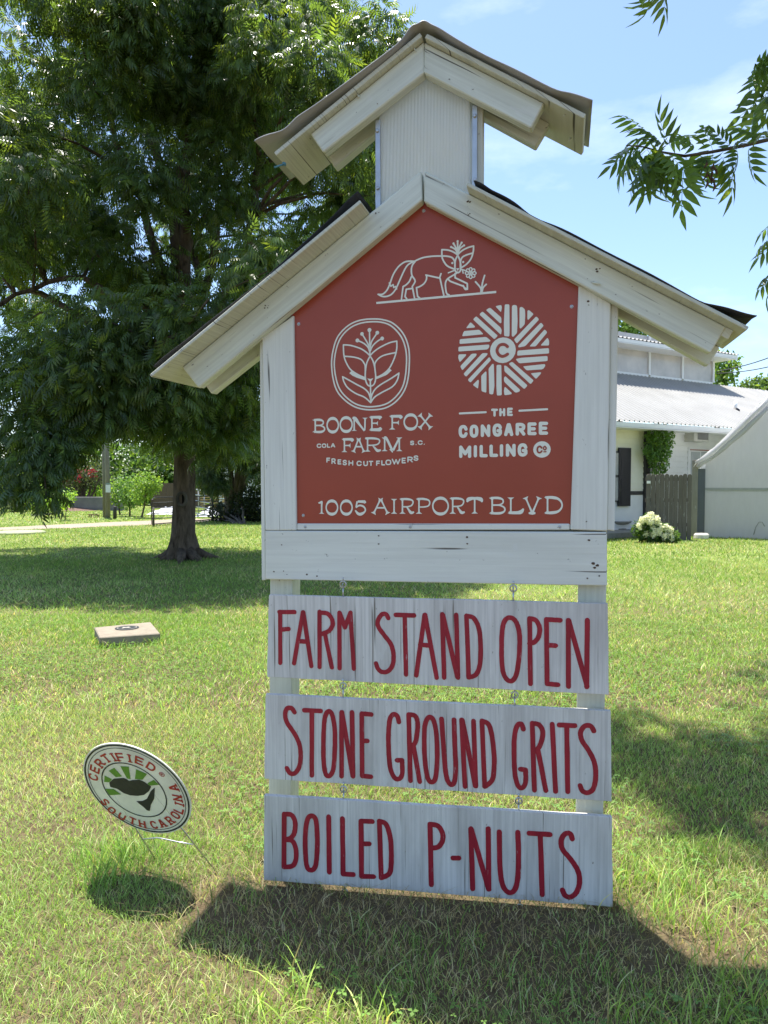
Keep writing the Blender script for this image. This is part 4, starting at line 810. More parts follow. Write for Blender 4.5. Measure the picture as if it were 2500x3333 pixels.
def cluster_leaves(C, rad, cnt, tmpl, scale, base=(1, 1, 1), squash=.75, droop=.55, rg=None):
    """leaves sitting on the outer half of each cluster, pointing outwards and down"""
    rg = rg or rng; P, D = [], []
    for c, r, n in zip(C, rad, cnt):
        d = rg.normal(0, 1, (n, 3)); d /= np.linalg.norm(d, axis=1, keepdims=True); rr = r * rg.uniform(.25, 1.0, (n, 1)) ** .7; p = d * rr; p[:, 2] *= squash
        P.append(p + np.array(c)); dd = d + rg.normal(0, .5, (n, 3)); dd[:, 2] = dd[:, 2] * .5 - droop * rg.uniform(.3, 1.3, n); D.append(dd)
    P, D = np.concatenate(P), np.concatenate(D); n = len(P); return scatter(tmpl, P, D, scale * rg.uniform(.75, 1.2, n), tints(n, base, rg=rg), rg=rg)

# ------------------------------------------------------------------ big pecan on the left
tb = at_z('full', 396, 1206)
PEC = thing('pecan_tree', 'large dark pecan tree standing on the lawn left of the farm sign', 'tree', tb)
r2 = random.Random(5); n2 = np.random.default_rng(5)
def W3(x, y, dep): return at_y('full', x, y, dep)
dp = tb.y; mb = MB()
tp = [W3(396, 1206, dp), W3(394, 1188, dp), W3(396, 1150, dp), W3(398, 1080, dp), W3(399, 1010, dp), W3(401, 950, dp), W3(400, 880, dp), W3(396, 800, dp), W3(390, 700, dp)]
tp[0].z = -.1
def roots_tube(pts, rad, seg=26):
    n0 = len(mb.v)
    for i, p in enumerate(pts):
        for s in range(seg):
            th = 2 * math.pi * s / seg; fl = 1 + (.30 * max(0, math.sin(th * 5 + .6)) ** 2 if i < 2 else .05 * math.sin(th * 7 + i * .5)); mb.v.append((p.x + math.cos(th) * rad[i] * fl, p.y + math.sin(th) * rad[i] * fl, p.z))
    for i in range(len(pts) - 1):
        for s in range(seg): a = n0 + i * seg + s; b = n0 + i * seg + (s + 1) % seg; mb.face((a, b, b + seg, a + seg), None, True)
roots_tube(tp, [.39, .27, .225, .21, .20, .195, .185, .17, .14])
for th, L in ((.2, .75), (1.4, .5), (2.9, .7), (3.9, .55), (-.9, .8), (4.9, .9), (5.6, .65)):
    c, s = math.cos(th), math.sin(th); mb.tube([tb + Vector((c * .2, s * .2, .14)), tb + Vector((c * L * .6, s * L * .6, .045)), tb + Vector((c * L, s * L, -.04))], [.12, .07, .03], 8)
limbs = []
def limb(a, b, r0, r1, sag=.08, n=8): P = curve(a, b, sag, n, .05, r2); mb.tube(P, taper(r0, r1, n), 8); limbs.extend([(p, r0 + (r1 - r0) * i / n) for i, p in enumerate(P)]); return P
fork = tp[-2]; top = tp[-1]
limb(tp[7], W3(402, 470, dp - .9), .15, .10, 0); limb(W3(402, 470, dp - .9), W3(392, 120, dp - .6), .10, .04, 0); limb(tp[7], W3(535, 560, dp - .7), .13, .10, 0); limb(W3(535, 560, dp - .7), W3(560, 330, dp - .5), .10, .05, 0); limb(top, W3(400, 60, dp + .4), .15, .05, 0); limb(fork, W3(500, 330, dp + .8), .12, .05, -.03); limb(W3(500, 330, dp + .8), W3(640, 40, dp + 1), .06, .03); limb(tp[6], W3(180, 600, dp - 1.2), .11, .05, .10); limb(W3(180, 600, dp - 1.2), W3(-60, 700, dp - 2.4), .05, .03)
limb(fork, W3(240, 240, dp - .6), .12, .04); limb(tp[6], W3(560, 700, dp - 1.5), .10, .03, .06); limb(tp[7], W3(80, 380, dp + .6), .10, .035, .05); limb(tp[6], W3(330, 760, dp - 3.2), .10, .04, .08); limb(fork, W3(450, 420, dp + 3), .10, .04); limb(tp[5], W3(120, 900, dp - 2.6), .085, .03, .10); limb(tp[6], W3(560, 850, dp + 2.2), .09, .03, .05); limb(top, W3(250, -200, dp), .11, .04); limb(W3(500, 330, dp + .8), W3(720, 200, dp - .5), .05, .025)
limb(tp[7], W3(640, 560, dp + .5), .07, .025, .05); limb(tp[6], W3(-150, 520, dp + 1.5), .09, .03, .05)
C, RD, CN = [], [], []
def put(x, y, dep, r, n): C.append(tuple(W3(x, y, dep))); RD.append(r); CN.append(int(n * 1.9))
# crown volume
LEAD = [((396, 800), (405, 460)), ((400, 760), (395, 330)), ((470, 620), (545, 400)), ((400, 700), (180, 600)), ((180, 600), (20, 640))]
def near_lead(x, y):
    for (ax, ay), (bx, by) in LEAD:
        t = max(0, min(1, ((x - ax) * (bx - ax) + (y - ay) * (by - ay)) / ((bx - ax) ** 2 + (by - ay) ** 2)))
        if math.hypot(x - ax - t * (bx - ax), y - ay - t * (by - ay)) < 40: return True
    return False
while len(C) < 240:
    x, y, dz = r2.uniform(-420, 900), r2.uniform(-420, 960), r2.uniform(-3.6, 3.6)
    ex, ey = (x - 370) / 520, (y - 330) / 660
    lim = 1.0 - .35 * (dz / 3.8) ** 2
    if ex * ex + ey * ey > lim: continue
    if x < 70 and 40 < y < 170 and r2.random() < .8: continue
    if x < 75 and 560 < y < 680 and r2.random() < .8: continue
    if x > 600 and y > 560: continue
    if dz < .2 and near_lead(x, y): continue
    if x < 40 and 780 < y < 930 and r2.random() < .8: continue
    put(x, y, dp + dz, r2.uniform(.45, .85), int(r2.uniform(85, 150)))
n_main = len(C)
# the low skirt, nearer the camera on the left
for x, y, dd, r, n in ((40, 930, -3.0, .55, 95), (110, 960, -3.2, .55, 110), (60, 1020, -3.6, .42, 85), (115, 968, -3.4, .42, 80), (20, 1060, -3.8, .24, 26), (100, 1070, -3.8, .22, 26), (200, 882, -2.8, .42, 80), (270, 875, -2.5, .42, 80), (330, 872, -2.5, .42, 75), (180, 880, -2.5, .7, 130), (290, 860, -2.6, .7, 130), (60, 850, -2.7, .7, 130),
                       (420, 880, -1.6, .5, 90), (470, 905, -1, .45, 80), (525, 890, -.5, .55, 95), (500, 920, .6, .5, 85), (540, 930, 1.2, .5, 80), (450, 915, 1.4, .42, 70), (240, 800, -3, .75, 130), (380, 820, -3.2, .7, 120), (500, 800, -2.5, .7, 120), (120, 760, -3, .8, 130), (-90, 760, -3, .7, 110), (-60, 960, -3, .6, 100), (350, 700, -3.3, .8, 130), (470, 690, -3, .75, 120), (230, 690, -3.2, .8, 130),
                       (-150, 700, -1, .9, 130), (-150, 880, -2, .9, 130), (560, 760, -1.5, .7, 110), (610, 640, -.8, .6, 80), (10, 700, 1, .7, 80)):
    put(x, y, dp + dd, r, n)
V, f, c = cluster_leaves(C, RD, CN, LEAF5, .64, rg=n2, droop=.4)
build_np('crown', V, f, M_pecan, PEC, col=c)
for p, r in zip(C, RD):
    p = Vector(p); q = min(limbs, key=lambda a: (a[0] - p).length + (1.5 if a[0].z > p.z + .5 else 0)); m = curve(q[0], p, .06, 4, .08, r2); mb.tube(m, taper(min(.04, q[1] * .7), .008, 4), 5, False)
TR = build('trunk', mb, M_bark, PEC)
mb = MB(); kc = W3(393, 1078, dp - .205); mb.tube([kc + Vector((.085 * math.sin(q), -.012 - .02 * math.cos(q) * 0, .125 * math.cos(q))) for q in [i * 2 * math.pi / 16 for i in range(17)]], .032, 8, False); build('knot_hole', mb, M_bark2, TR)
mb = MB(); mb.lathe(kc, [(.055, -.02), (.05, 0)], 14, (Vector((1, 0, 0)), Vector((0, 0, 1.7)), Vector((0, -1, 0)))); build('knot_hole', mb, m_plain('hollow_dark', (.006, .005, .004), 1), TR)

# ------------------------------------------------------------------ pecan on the right, only its hanging limb in view
rb = Vector((6.4, 6.0, 0))
PR = thing('pecan_tree', 'pecan tree reaching in from the right edge with a leafy hanging branch against the sky', 'tree', rb)
mb = MB(); r3 = random.Random(9); n3 = np.random.default_rng(9)
mb.tube([rb + Vector(p) for p in ((0, 0, -.1), (0, 0, .25), (-.02, .02, 1), (.02, 0, 2.2), (-.05, .03, 3.6), (.05, 0, 5.2), (0, .1, 7))], [.44, .31, .26, .24, .22, .18, .12], 14)
NEAR = leaf_template(4, .26, .100, .036, True, .5); NEAR2 = leaf_template(4, .20, .10, .028, True)
def P6(x, y, dep=4.3): return at_y('a6', x, y, dep)
main = [rb + Vector((-.1, 0, 3.4)), Vector((4.3, 5.2, 3.75)), P6(1700, 760, 4.6), P6(1289, 838, 4.4), P6(1150, 872, 4.35), P6(950, 912, 4.3), P6(790, 936, 4.28), P6(650, 912, 4.25), P6(540, 880, 4.2), P6(440, 872, 4.15)]
mb.tube(main, [.09, .06, .022, .012, .0105, .009, .008, .006, .004, .003], 8)
LP, LD, LS = [], [], []
def leafat(x, y, dep, tx, ty, s, dz=0.0):
    p = P6(x, y, dep); q = P6(tx, ty, dep + dz); LP.append(tuple(p)); LD.append(tuple(q - p)); LS.append(s)
def spray(path, n, s, spread=140, down=.75, dep=4.25):
    for i in range(n):
        t = i / max(1, n - 1); x0, y0 = path[0]; x1, y1 = path[1]; x, y = x0 + (x1 - x0) * t, y0 + (y1 - y0) * t
        a = r3.uniform(-math.pi, math.pi); dx, dy = math.cos(a) * spread, math.sin(a) * spread * .55 + spread * down; leafat(x, y, dep + r3.uniform(-.25, .25), x + dx, y + dy, s * r3.uniform(.8, 1.15), r3.uniform(-.18, .18))
for a in (((680, 915), (540, 890)), ((680, 930), (560, 940))): spray(a, 7, .95, 120, .8)
for x, y, tx, ty, s in ((560, 800, 480, 700, .8), (640, 860, 500, 770, 1), (660, 880, 600, 760, .9), (700, 850, 840, 720, .9), (720, 900, 640, 790, .9), (860, 900, 820, 800, .8), (905, 800, 975, 650, .75), (960, 905, 900, 720, .8), (790, 936, 850, 1030, 1), (800, 940, 730, 1280, 1.25), (780, 940, 760, 1150, 1.1), (830, 930, 860, 1040, .9), (960, 912, 940, 1230, .9), (930, 920, 900, 1040, .7), (1000, 930, 1060, 1000, .8), (1050, 940, 1120, 1110, 1), (1100, 890, 1150, 960, .8), (1180, 860, 1150, 980, .9), (1200, 860, 1160, 740, .9), (1250, 840, 1180, 760, .9), (1080, 890, 1010, 830, .6), (1130, 880, 1090, 830, .6), (1230, 850, 1240, 760, .8), (1280, 840, 1230, 800, .9), (520, 870, 300, 890, .8), (540, 880, 360, 960, .9), (560, 900, 440, 1000, .9), (540, 920, 480, 1230, 1.15), (600, 930, 600, 1200, 1.1), (620, 930, 690, 1150, 1.0), (560, 930, 420, 1180, 1.1), (650, 920, 590, 1060, 1)): leafat(x, y, 4.25 + r3.uniform(-.15, .15), tx, ty, s, r3.uniform(-.12, .12))
# right-edge sprays and the tip hanging in at the top
side = [((1420, 180), [(1400, 300, 1130, 400, 1.1), (1390, 330, 1100, 480, 1.1), (1380, 340, 1150, 560, 1.1), (1370, 380, 1200, 600, 1.1), (1400, 420, 1240, 650, 1.1), (1360, 500, 1180, 640, 1.1), (1380, 560, 1250, 740, 1.1), (1330, 330, 1240, 420, .9), (1400, 260, 1270, 300, .9)]), ((1500, 1350), [(1380, 1400, 1240, 1440, .8), (1390, 1430, 1230, 1500, .8), (1380, 1500, 1280, 1560, .7), (1400, 1600, 1200, 1640, .8), (1390, 1610, 1210, 1720, .8), (1380, 1640, 1260, 1740, .8), (1400, 1300, 1290, 1340, .7), (1400, 1060, 1290, 1090, .6)]), ((650, -220), [(640, -130, 575, 80, 1.0), (640, -120, 610, 100, .9), (640, -110, 720, 40, .9)])]
for (hx, hy), L in side:
    st = Vector(rb + Vector((-.2, 0, 5.4))) if hy < 900 else Vector(main[1]); a = P6(hx, hy, 4.6); mb.tube(curve(st, a, .05, 6, .03, r3), taper(.05, .012, 6), 6)
    for x, y, tx, ty, s in L:
        leafat(x, y, 4.4, tx, ty, s, r3.uniform(-.1, .1)); mb.tube([a, P6((x + hx) / 2, (y + hy) / 2 - 15, 4.5), P6(x, y, 4.4)], [.008, .005, .0025], 5, False)
V, f, c = scatter(NEAR, np.array(LP), np.array(LD), np.array(LS) * .80, tints(len(LP), v=.3, yel=.2, rg=n3), .9, n3)
near_parts = [(V, [f], c)]
# the crown itself, above and beyond the frame
Cs, Rs, Ns = [], [], []
while len(Cs) < 95:
    p = Vector((r3.uniform(2.0, 10), r3.uniform(2.0, 10.5), r3.uniform(3.6, 10.5))); e = ((p.x - 6.2) / 4.2) ** 2 + ((p.y - 6) / 4.4) ** 2 + ((p.z - 6.8) / 3.8) ** 2
    if e > 1: continue
    m = 1.0
    if p.x > .545 * p.y + m + .1 or p.z > CAMH + .70 * p.y + m: Cs.append(tuple(p)); Rs.append(r3.uniform(.55, .85)); Ns.append(int(r3.uniform(45, 75)))
for p, r, n in (((2.15, 4.55, 6.0), .75, 75), ((1.75, 4.9, 6.3), .65, 52), ((2.6, 4.3, 5.6), .7, 70), ((2.9, 4.9, 6.2), .8, 110), ((1.6, 4.25, 5.9), .4, 50), ((3.1, 3.6, 4.9), .5, 80), ((1.0, 4.9, 5.95), .5, 50), ((.72, 5.1, 6.1), .42, 38), ((1.35, 4.7, 5.8), .45, 42), ((1.15, 4.3, 5.6), .4, 60), ((.9, 5.4, 6.5), .4, 60), ((1.9, 4.15, 5.4), .45, 70)): Cs.append(p); Rs.append(r); Ns.append(n)
V, f, c = cluster_leaves(Cs, Rs, Ns, LEAF5, .95, rg=n3); near_parts.append((V, [f], c))
V, fl, c = merge(near_parts); build_np('crown', V, fl, M_pecan_near, PR, col=c)
for p in Cs:
    p = Vector(p); z = min(max(p.z - 1.2, 3), 6.8); mb.tube(curve(rb + Vector((0, 0, z)), p, .05, 5, .05, r3), taper(.05, .008, 5), 5, False)
build('trunk', mb, M_bark, PR)
mb = MB()                                                            # dry catkins on the branch
for i in range(9):
    p = P6(930 + r3.uniform(-15, 55), 960 + i * 17, 4.2); q = p + Vector((r3.uniform(-.03, .03), r3.uniform(-.02, .02), -.05)); mb.tube([p, p.lerp(q, .5) + Vector((.008, 0, 0)), q], [.003, .008, .003], 5)
build('dry_catkin', mb, m_plain('dry_brown', (.10, .05, .03), .9), PR)
# ================================================================== WHITE HOUSE ON THE RIGHT
HY = R(-31)                                                          # wall runs away to the right
hp = at_y('g3', 375, 1230, 21.3); HW = Plane((hp.x, hp.y, 0), HY)     # wall plane; d>0 towards the camera
GRH = HW
HOUSE = thing('house', 'white clapboard farmhouse with ribbed metal roofs and a glazed upper storey', 'house', HW.O)
M_siding = m_plain('white_siding', (.82, .82, .80), .55, 0, .05, 2, .06); M_cream2 = m_plain('cream_siding', (.78, .76, .64), .6, 0, .05, 2, .06); M_trimw = m_plain('white_trim', (.80, .80, .79), .5, 0, .04, 3, .05)
M_blk = m_plain('black_shutter', (.012, .011, .016), .5, 0, .2, 12, .1); M_dkpost = m_plain('dark_post', (.045, .042, .042), .6, 0, .2, 8, .1); M_conc = m_plain('old_concrete', (.30, .285, .25), .9, 0, .18, 9, .5)
def m_roof():
    t = NT('white_ribbed_metal'); c = t.coords(); n = t.noise(t.mapv(c, (1, 1, 1)), 1.2, 5, .6); k = t.ramp(n, [(.3, (.37, .365, .35)), (.7, (.44, .435, .42))]); return t.finish(k, .45, t.bump(t.noise(c, 18, 3), .08, .01), .15, .5)
M_roof = m_roof()
def hbox(mb, k, x0, y0, x1, y1, d, thick, pl=None):
    """upright box on the wall plane between two traced corners"""
    pl = pl or HW; a0, b0 = pl.loc(k, x0, y0, d); a1, b1 = pl.loc(k, x1, y1, d); mb.prism([pl.w(a0, b1, d), pl.w(a1, b1, d), pl.w(a1, b0, d), pl.w(a0, b0, d)], pl.n * -thick); return (a0, b1, a1, b0)
def siding(name, a0, a1, b0, b1, d, m, parent, step=.165):
    mb = MB(); b = b0
    while b < b1 - .01:
        t = min(b + step, b1); mb.prism([HW.w(a0, b, d + .022), HW.w(a0, t, d), HW.w(a0, t, d - .03), HW.w(a0, b, d - .03)], HW.u * (a1 - a0)); b = t + .0005
    return build(name, mb, m, parent)
aw0 = HW.loc('g3', -500, 600)[0] - 3.0; apost = HW.loc('g3', 384, 600)[0]; apost2 = HW.loc('g3', 442, 600)[0]; aR = 10.5; zE = HW.loc('g3', 700, 130, .7)[1] ; zT = HW.loc('g3', 300, 832)[1]
siding('wall', aw0, apost, zT, zE + .15, -.08, M_cream2, HOUSE); siding('wall', apost2, aR, .0, zE + .15, 0, M_siding, HOUSE)
mb = MB(); mb.prism([HW.w(aw0, 0, -.07), HW.w(apost, 0, -.07), HW.w(apost, zT, -.07), HW.w(aw0, zT, -.07)], HW.n * -.05); build('base_panel', mb, M_trimw, HOUSE)
mb = MB(); mb.prism([HW.w(aw0, zT, -.05), HW.w(apost, zT, -.05), HW.w(apost, zT + .11, -.05), HW.w(aw0, zT + .11, -.05)], HW.n * -.06); build('wall_trim', mb, M_dkpost, HOUSE)
mb = MB(); mb.prism([HW.w(apost, 0, .02), HW.w(apost2 - .12, 0, .02), HW.w(apost2 - .12, zE + .1, .02), HW.w(apost, zE + .1, .02)], HW.n * -.30); build('porch_post', mb, M_dkpost, HOUSE)
mb = MB(); mb.prism([HW.w(apost2 - .12, 0, -.03), HW.w(apost2, 0, -.03), HW.w(apost2, zE + .1, -.03), HW.w(apost2 - .12, zE + .1, -.03)], HW.n * -.1); build('porch_post', mb, M_dkpost, HOUSE)
mb = MB(); mb.prism([HW.w(aw0, .0, .9), HW.w(apost, .0, .9), HW.w(apost, .14, .9), HW.w(aw0, .14, .9)], HW.n * -1.0); build('porch_step', mb, M_conc, HOUSE)
# window and shutter on the porch wall
WN = MB(); r_ = hbox(WN, 'g3', -60, 372, 118, 905, -.03, .03); w_ = build('window', WN, M_dkpost, HOUSE)
mb = MB(); 
for y0, y1 in ((392, 625), (650, 890)): hbox(mb, 'g3', -20, y0, 108, y1, -.02, .01)
build('pane', mb, m_plain('window_glass', (.30, .31, .31), .08, 0, .3, 3, .02, .8), w_)
mb = MB(); hbox(mb, 'g3', 116, 340, 231, 948, .0, .05); sh_ = build('shutter', mb, M_blk, HOUSE)
mb = MB()
for y0, y1 in ((372, 620), (668, 925)): hbox(mb, 'g3', 138, y0, 212, y1, .006, .012)
build('shutter_panel', mb, M_blk, sh_)
# air conditioner
a0, b0, a1, b1 = HW.loc('g3', 893, 275, .35) + HW.loc('g3', 1046, 160, .35)
mb = MB(); mb.prism([HW.w(a0, b0, .35), HW.w(a1, b0, .35), HW.w(a1, b1, .35), HW.w(a0, b1, .35)], HW.n * -.4); ac = build('air_conditioner', mb, m_plain('beige_metal', (.55, .54, .50), .5, .1), HOUSE, .012)
mb = MB(); mb.prism([HW.w(a0 + .16, b0 + .06, .354), HW.w(a1 - .03, b0 + .06, .354), HW.w(a1 - .03, b1 - .06, .354), HW.w(a0 + .16, b1 - .06, .354)], HW.n * -.01)
for i in range(7): z = b0 + .07 + (b1 - b0 - .14) * i / 6; mb.box(HW.w((a0 + .16 + a1 - .03) / 2, z, .358), a1 - a0 - .2, .008, .012, (HW.u, HW.n, HW.v))
build('grille', mb, m_plain('grey_grille', (.22, .22, .22), .6), ac)
# door with a transom, half hidden by the tunnel
DR = MB(); hbox(DR, 'g3', 832, 340, 1120, 1000, .03, .06); door = build('door', DR, M_trimw, HOUSE)
mb = MB(); hbox(mb, 'g3', 852, 358, 1100, 377, .04, .03); build('door_head', mb, m_plain('red_brown_trim', (.30, .075, .045), .6), door)
mb = MB(); hbox(mb, 'g3', 862, 385, 950, 700, .036, .02); hbox(mb, 'g3', 966, 385, 1090, 700, .036, .02); build('pane', mb, m_plain('door_glass', (.48, .50, .52), .15, 0, .15, 3, .02, .6), door)
# roofs: ribbed sheets with the ribs running down the slope
def ribbed(name, e0, e1, back_vec, rib, h, parent, m=M_roof, taper_r=0.0):
    """e0->e1 eave line (Vectors); back_vec goes up the slope"""
    L = (e1 - e0).length; u = (e1 - e0) / L; nn = u.cross(back_vec).normalized(); nn = nn if nn.z > 0 else -nn; prof = []; a = 0.0
    while a < L:
        for f, z in ((0, 0), (.45, 0), (.60, h), (.78, h), (.93, 0)): prof.append((a + f * rib, z))
        a += rib
    mb = MB(); n = len(prof)
    for k in (0, 1):
        for a, z in prof:
            b = back_vec * k
            if taper_r and k: a = min(a, L - taper_r)
            mb.v.append(tuple(e0 + u * a + b + nn * z))
    for i in range(n - 1): mb.face((i, i + 1, n + i + 1, n + i))
    o = build(name, mb, m, parent); md = o.modifiers.new('thickness', 'SOLIDIFY'); md.thickness = .004; return o
eL = HW.w(aw0 - .5, HW.loc('g3', 700, 105, .7)[1], .75); eR = HW.w(aR + .6, HW.loc('g3', 700, 105, .7)[1], .75)
run = 3.9; CL = Plane(HW.w(0, 0, .75 - run), HY)                      # clerestory wall plane
zc = CL.loc('g4', 600, 582)[1] - .04; bv = -HW.n * run + Vector((0, 0, zc - eL.z))
ribbed('lower_roof', eL, eR, bv, .20, .05, HOUSE)
mb = MB(); mb.prism([eL + Vector((0, 0, -.02)), eR + Vector((0, 0, -.02)), eR + Vector((0, 0, -.17)), eL + Vector((0, 0, -.17))], -HW.n * .05); build('fascia', mb, M_trimw, HOUSE)
mb = MB(); mb.prism([eL + Vector((0, 0, -.15)), eR + Vector((0, 0, -.15)), eR + Vector((0, 0, -.13)), eL + Vector((0, 0, -.13))], -HW.n * 1.7); build('soffit', mb, M_trimw, HOUSE)
# upper storey
cr = CL.loc('g4', 1103, 600)[0]; cl = CL.loc('g4', -600, 520)[0] - 2.0; ztop = CL.loc('g4', 500, 222)[1] + .25
mb = MB(); mb.prism([CL.w(cl, zc, -.12), CL.w(cr, zc, -.12), CL.w(cr, ztop, -.12), CL.w(cl, ztop, -.12)], -CL.n * 5.0); build('upper_wall', mb, m_plain('inner_beige', (.44, .36, .31), .6, 0, .25, 1.2, .1), HOUSE)
cm = MB(); cm.prism([CL.w(cl, zc, 0), CL.w(cr, zc, 0), CL.w(cr, zc + .1, 0), CL.w(cl, zc + .1, 0)], CL.n * -.08)
wf = None
xs_ = [(-300, 'm'), (58, 'm'), (430, 'm'), (775, 'm'), (1096, 'm')]
edges = [CL.loc('g4', x, 450)[0] for x, _ in xs_]
M_pane = m_plain('hazy_glazing', (.50, .46, .43), .16, 0, .28, .8, .03, .7)
for i in range(4):
    a, b = edges[i], edges[i + 1]; mb = MB()
    for p, q in ((a - .05, a + .05),) + (((b - .05, b + .05),) if i == 3 else ()): mb.prism([CL.w(p, zc + .1, .01), CL.w(q, zc + .1, .01), CL.w(q, ztop, .01), CL.w(p, ztop, .01)], CL.n * -.08)
    mb.prism([CL.w(a + .05, zc + .0, .004), CL.w(b - .05, zc, .004), CL.w(b - .05, zc + .11, .004), CL.w(a + .05, zc + .11, .004)], CL.n * -.07)
    w = build('window', mb, M_trimw, HOUSE); mb = MB(); mb.prism([CL.w(a + .05, zc + .11, -.04), CL.w(b - .05, zc + .11, -.04), CL.w(b - .05, ztop, -.04), CL.w(a + .05, ztop, -.04)], CL.n * -.01); build('pane', mb, M_pane, w)
UE = Plane(HW.w(0, 0, .75 - run + .75), HY); ue0 = UE.loc('g4', -700, 130); ue1 = UE.loc('g4', 1346, 318); zu = (UE.loc('g4', 100, 172)[1] + ue1[1]) / 2
u0, u1 = UE.w(cl - .8, zu, 0), UE.w(ue1[0], zu, 0); ribbed('upper_roof', u0, u1, -HW.n * 4.6 + Vector((0, 0, 1.05)), .20, .05, HOUSE)
mb = MB(); mb.prism([u0 + Vector((0, 0, -.02)), u1 + Vector((0, 0, -.02)), u1 + Vector((0, 0, -.17)), u0 + Vector((0, 0, -.17))], -HW.n * .05); build('fascia', mb, M_trimw, HOUSE)
mb = MB(); mb.prism([u0 + Vector((0, 0, -.15)), u1 + Vector((0, 0, -.15)), u1 + Vector((0, 0, -.13)), u0 + Vector((0, 0, -.13))], -HW.n * 4.6); build('soffit', mb, M_trimw, HOUSE)
mb = MB(); mb.prism([HW.w(aw0, 0, -.1), HW.w(aw0, zE + .1, -.1), HW.w(aw0, zc - .1, .75 - run - .1), HW.w(aw0, zc - .1, -8), HW.w(aw0, 0, -8)], HW.u * .12); build('end_wall', mb, M_siding, HOUSE)
# vent pipe through the lower roof
RP = Plane(HW.w(0, 0, .75 - 1.5), HY); vp = RP.p('g4', 1322, 905); vp.z = eL.z + (zc - eL.z) * (1.5 / run); mb = MB(); mb.tube([vp, vp + Vector((0, 0, .32))], .05, 10); vpo = build('vent_pipe', mb, M_trimw, HOUSE); mb = MB(); mb.lathe(vp, [(.14, -.03), (.13, .03), (.06, .08)], 12); build('pipe_boot', mb, M_blk, vpo)

# ------------------------------------------------------------------ vine on the porch post
def leaf_quads(P, size, tint_base, rg, droop=.4, v=.3, yel=.15):
    n = len(P); D = rg.normal(0, 1, (n, 3)); D[:, 2] -= droop; T = (np.array([[0, 0, 0], [.45, .32, .06], [1, 0, -.12], [.45, -.32, .06]]), np.array([[0, 1, 2, 3]]))
    return scatter(T, P, D, size * rg.uniform(.6, 1.25, n), tints(n, tint_base, v, yel, rg), .8, rg)
def blob_points(C, Rd, n, rg, squash=(1, 1, 1)):
    out = []
    for c, r, k in zip(C, Rd, n): d = rg.normal(0, 1, (k, 3)); d /= np.linalg.norm(d, axis=1, keepdims=True); out.append(np.array(c) + d * r * rg.uniform(.35, 1.05, (k, 1)) ** .6 * np.array(squash))
    return np.concatenate(out)
ng = np.random.default_rng(77)
VINE = thing('climbing_vine', 'green climbing vine hanging under the eave from the dark porch post', 'plant', HW.w(apost2, 0, .1))
C = []; Rr = []; N_ = []
for x, y, r, n in ((520, 190, .30, 260), (600, 190, .26, 220), (460, 230, .24, 180), (560, 280, .34, 320), (470, 330, .28, 220), (620, 270, .18, 120), (540, 380, .33, 300), (470, 420, .22, 150), (600, 370, .2, 140), (520, 470, .28, 220), (570, 500, .2, 130), (540, 560, .16, 90), (490, 560, .14, 70), (420, 370, .14, 70), (380, 360, .08, 25), (655, 150, .1, 40), (590, 580, .09, 35)):
    C.append(tuple(HW.p('g3', x, y, .28))); Rr.append(r); N_.append(n)
V, f, c = leaf_quads(blob_points(C, Rr, N_, ng, (1, .7, 1.15)), .085, (.75, .9, .9), ng, .9); build_np('foliage', V, f, M_leafy, VINE, col=c)
mb = MB()
for i in range(5): mb.tube([HW.w(apost2 - .06 + .03 * i, 0, .10), HW.w(apost2 - .03 + .05 * i, 1.2, .13), HW.p('g3', 450 + 30 * i, 330, .2), HW.p('g3', 480 + 35 * i, 160, .2)], .012, 5)
build('stem', mb, M_bark2, VINE)
# ------------------------------------------------------------------ picket fence section
FP = Plane(at_z('g3', 640, 1300), R(-6)); M_grey = m_wood('silvered_fence_wood', (.165, .145, .125), (.03, .026, .022), .3, .8, .3, (.07, .06, .05), .6, .9)
fa0, fa1 = FP.loc('g3', 399, 620)[0], FP.loc('g3', 872, 620)[0]
FEN = thing('picket_fence', 'weathered grey dog-eared picket fence section between the porch and the tunnel', 'fence', FP.w((fa0 + fa1) / 2, 0))
N = 10; pw = (fa1 - fa0) / N
for i in range(N):
    a = fa0 + i * pw + .004; b = a + pw - .01; t = FP.loc('g3', 640, 618)[1] + random.uniform(-.015, .02); mb = MB(); c = .028; dd = random.uniform(-.006, .006)
    mb.prism([FP.w(a, -.05, dd), FP.w(b, -.05, dd), FP.w(b, t - c * 1.6, dd), FP.w(b - c * .5, t - c * .5, dd), FP.w(b - c * 1.4, t, dd), FP.w(a + c * 1.4, t, dd), FP.w(a + c * .5, t - c * .5, dd), FP.w(a, t - c * 1.6, dd)], FP.n * -.018); build('picket', mb, M_grey, FEN, .003, FP.v)
for z in (.35, 1.0, 1.55): mb = MB(); mb.prism([FP.w(fa0, z, -.03), FP.w(fa1, z, -.03), FP.w(fa1, z + .09, -.03), FP.w(fa0, z + .09, -.03)], FP.n * -.04); build('rail', mb, M_grey, FEN, 0, FP.u)
mb = MB(); hbox(mb, 'g3', 402, 686, 439, 714, .022, .012, FP); build('fence_tag', mb, M_trimw, FEN)
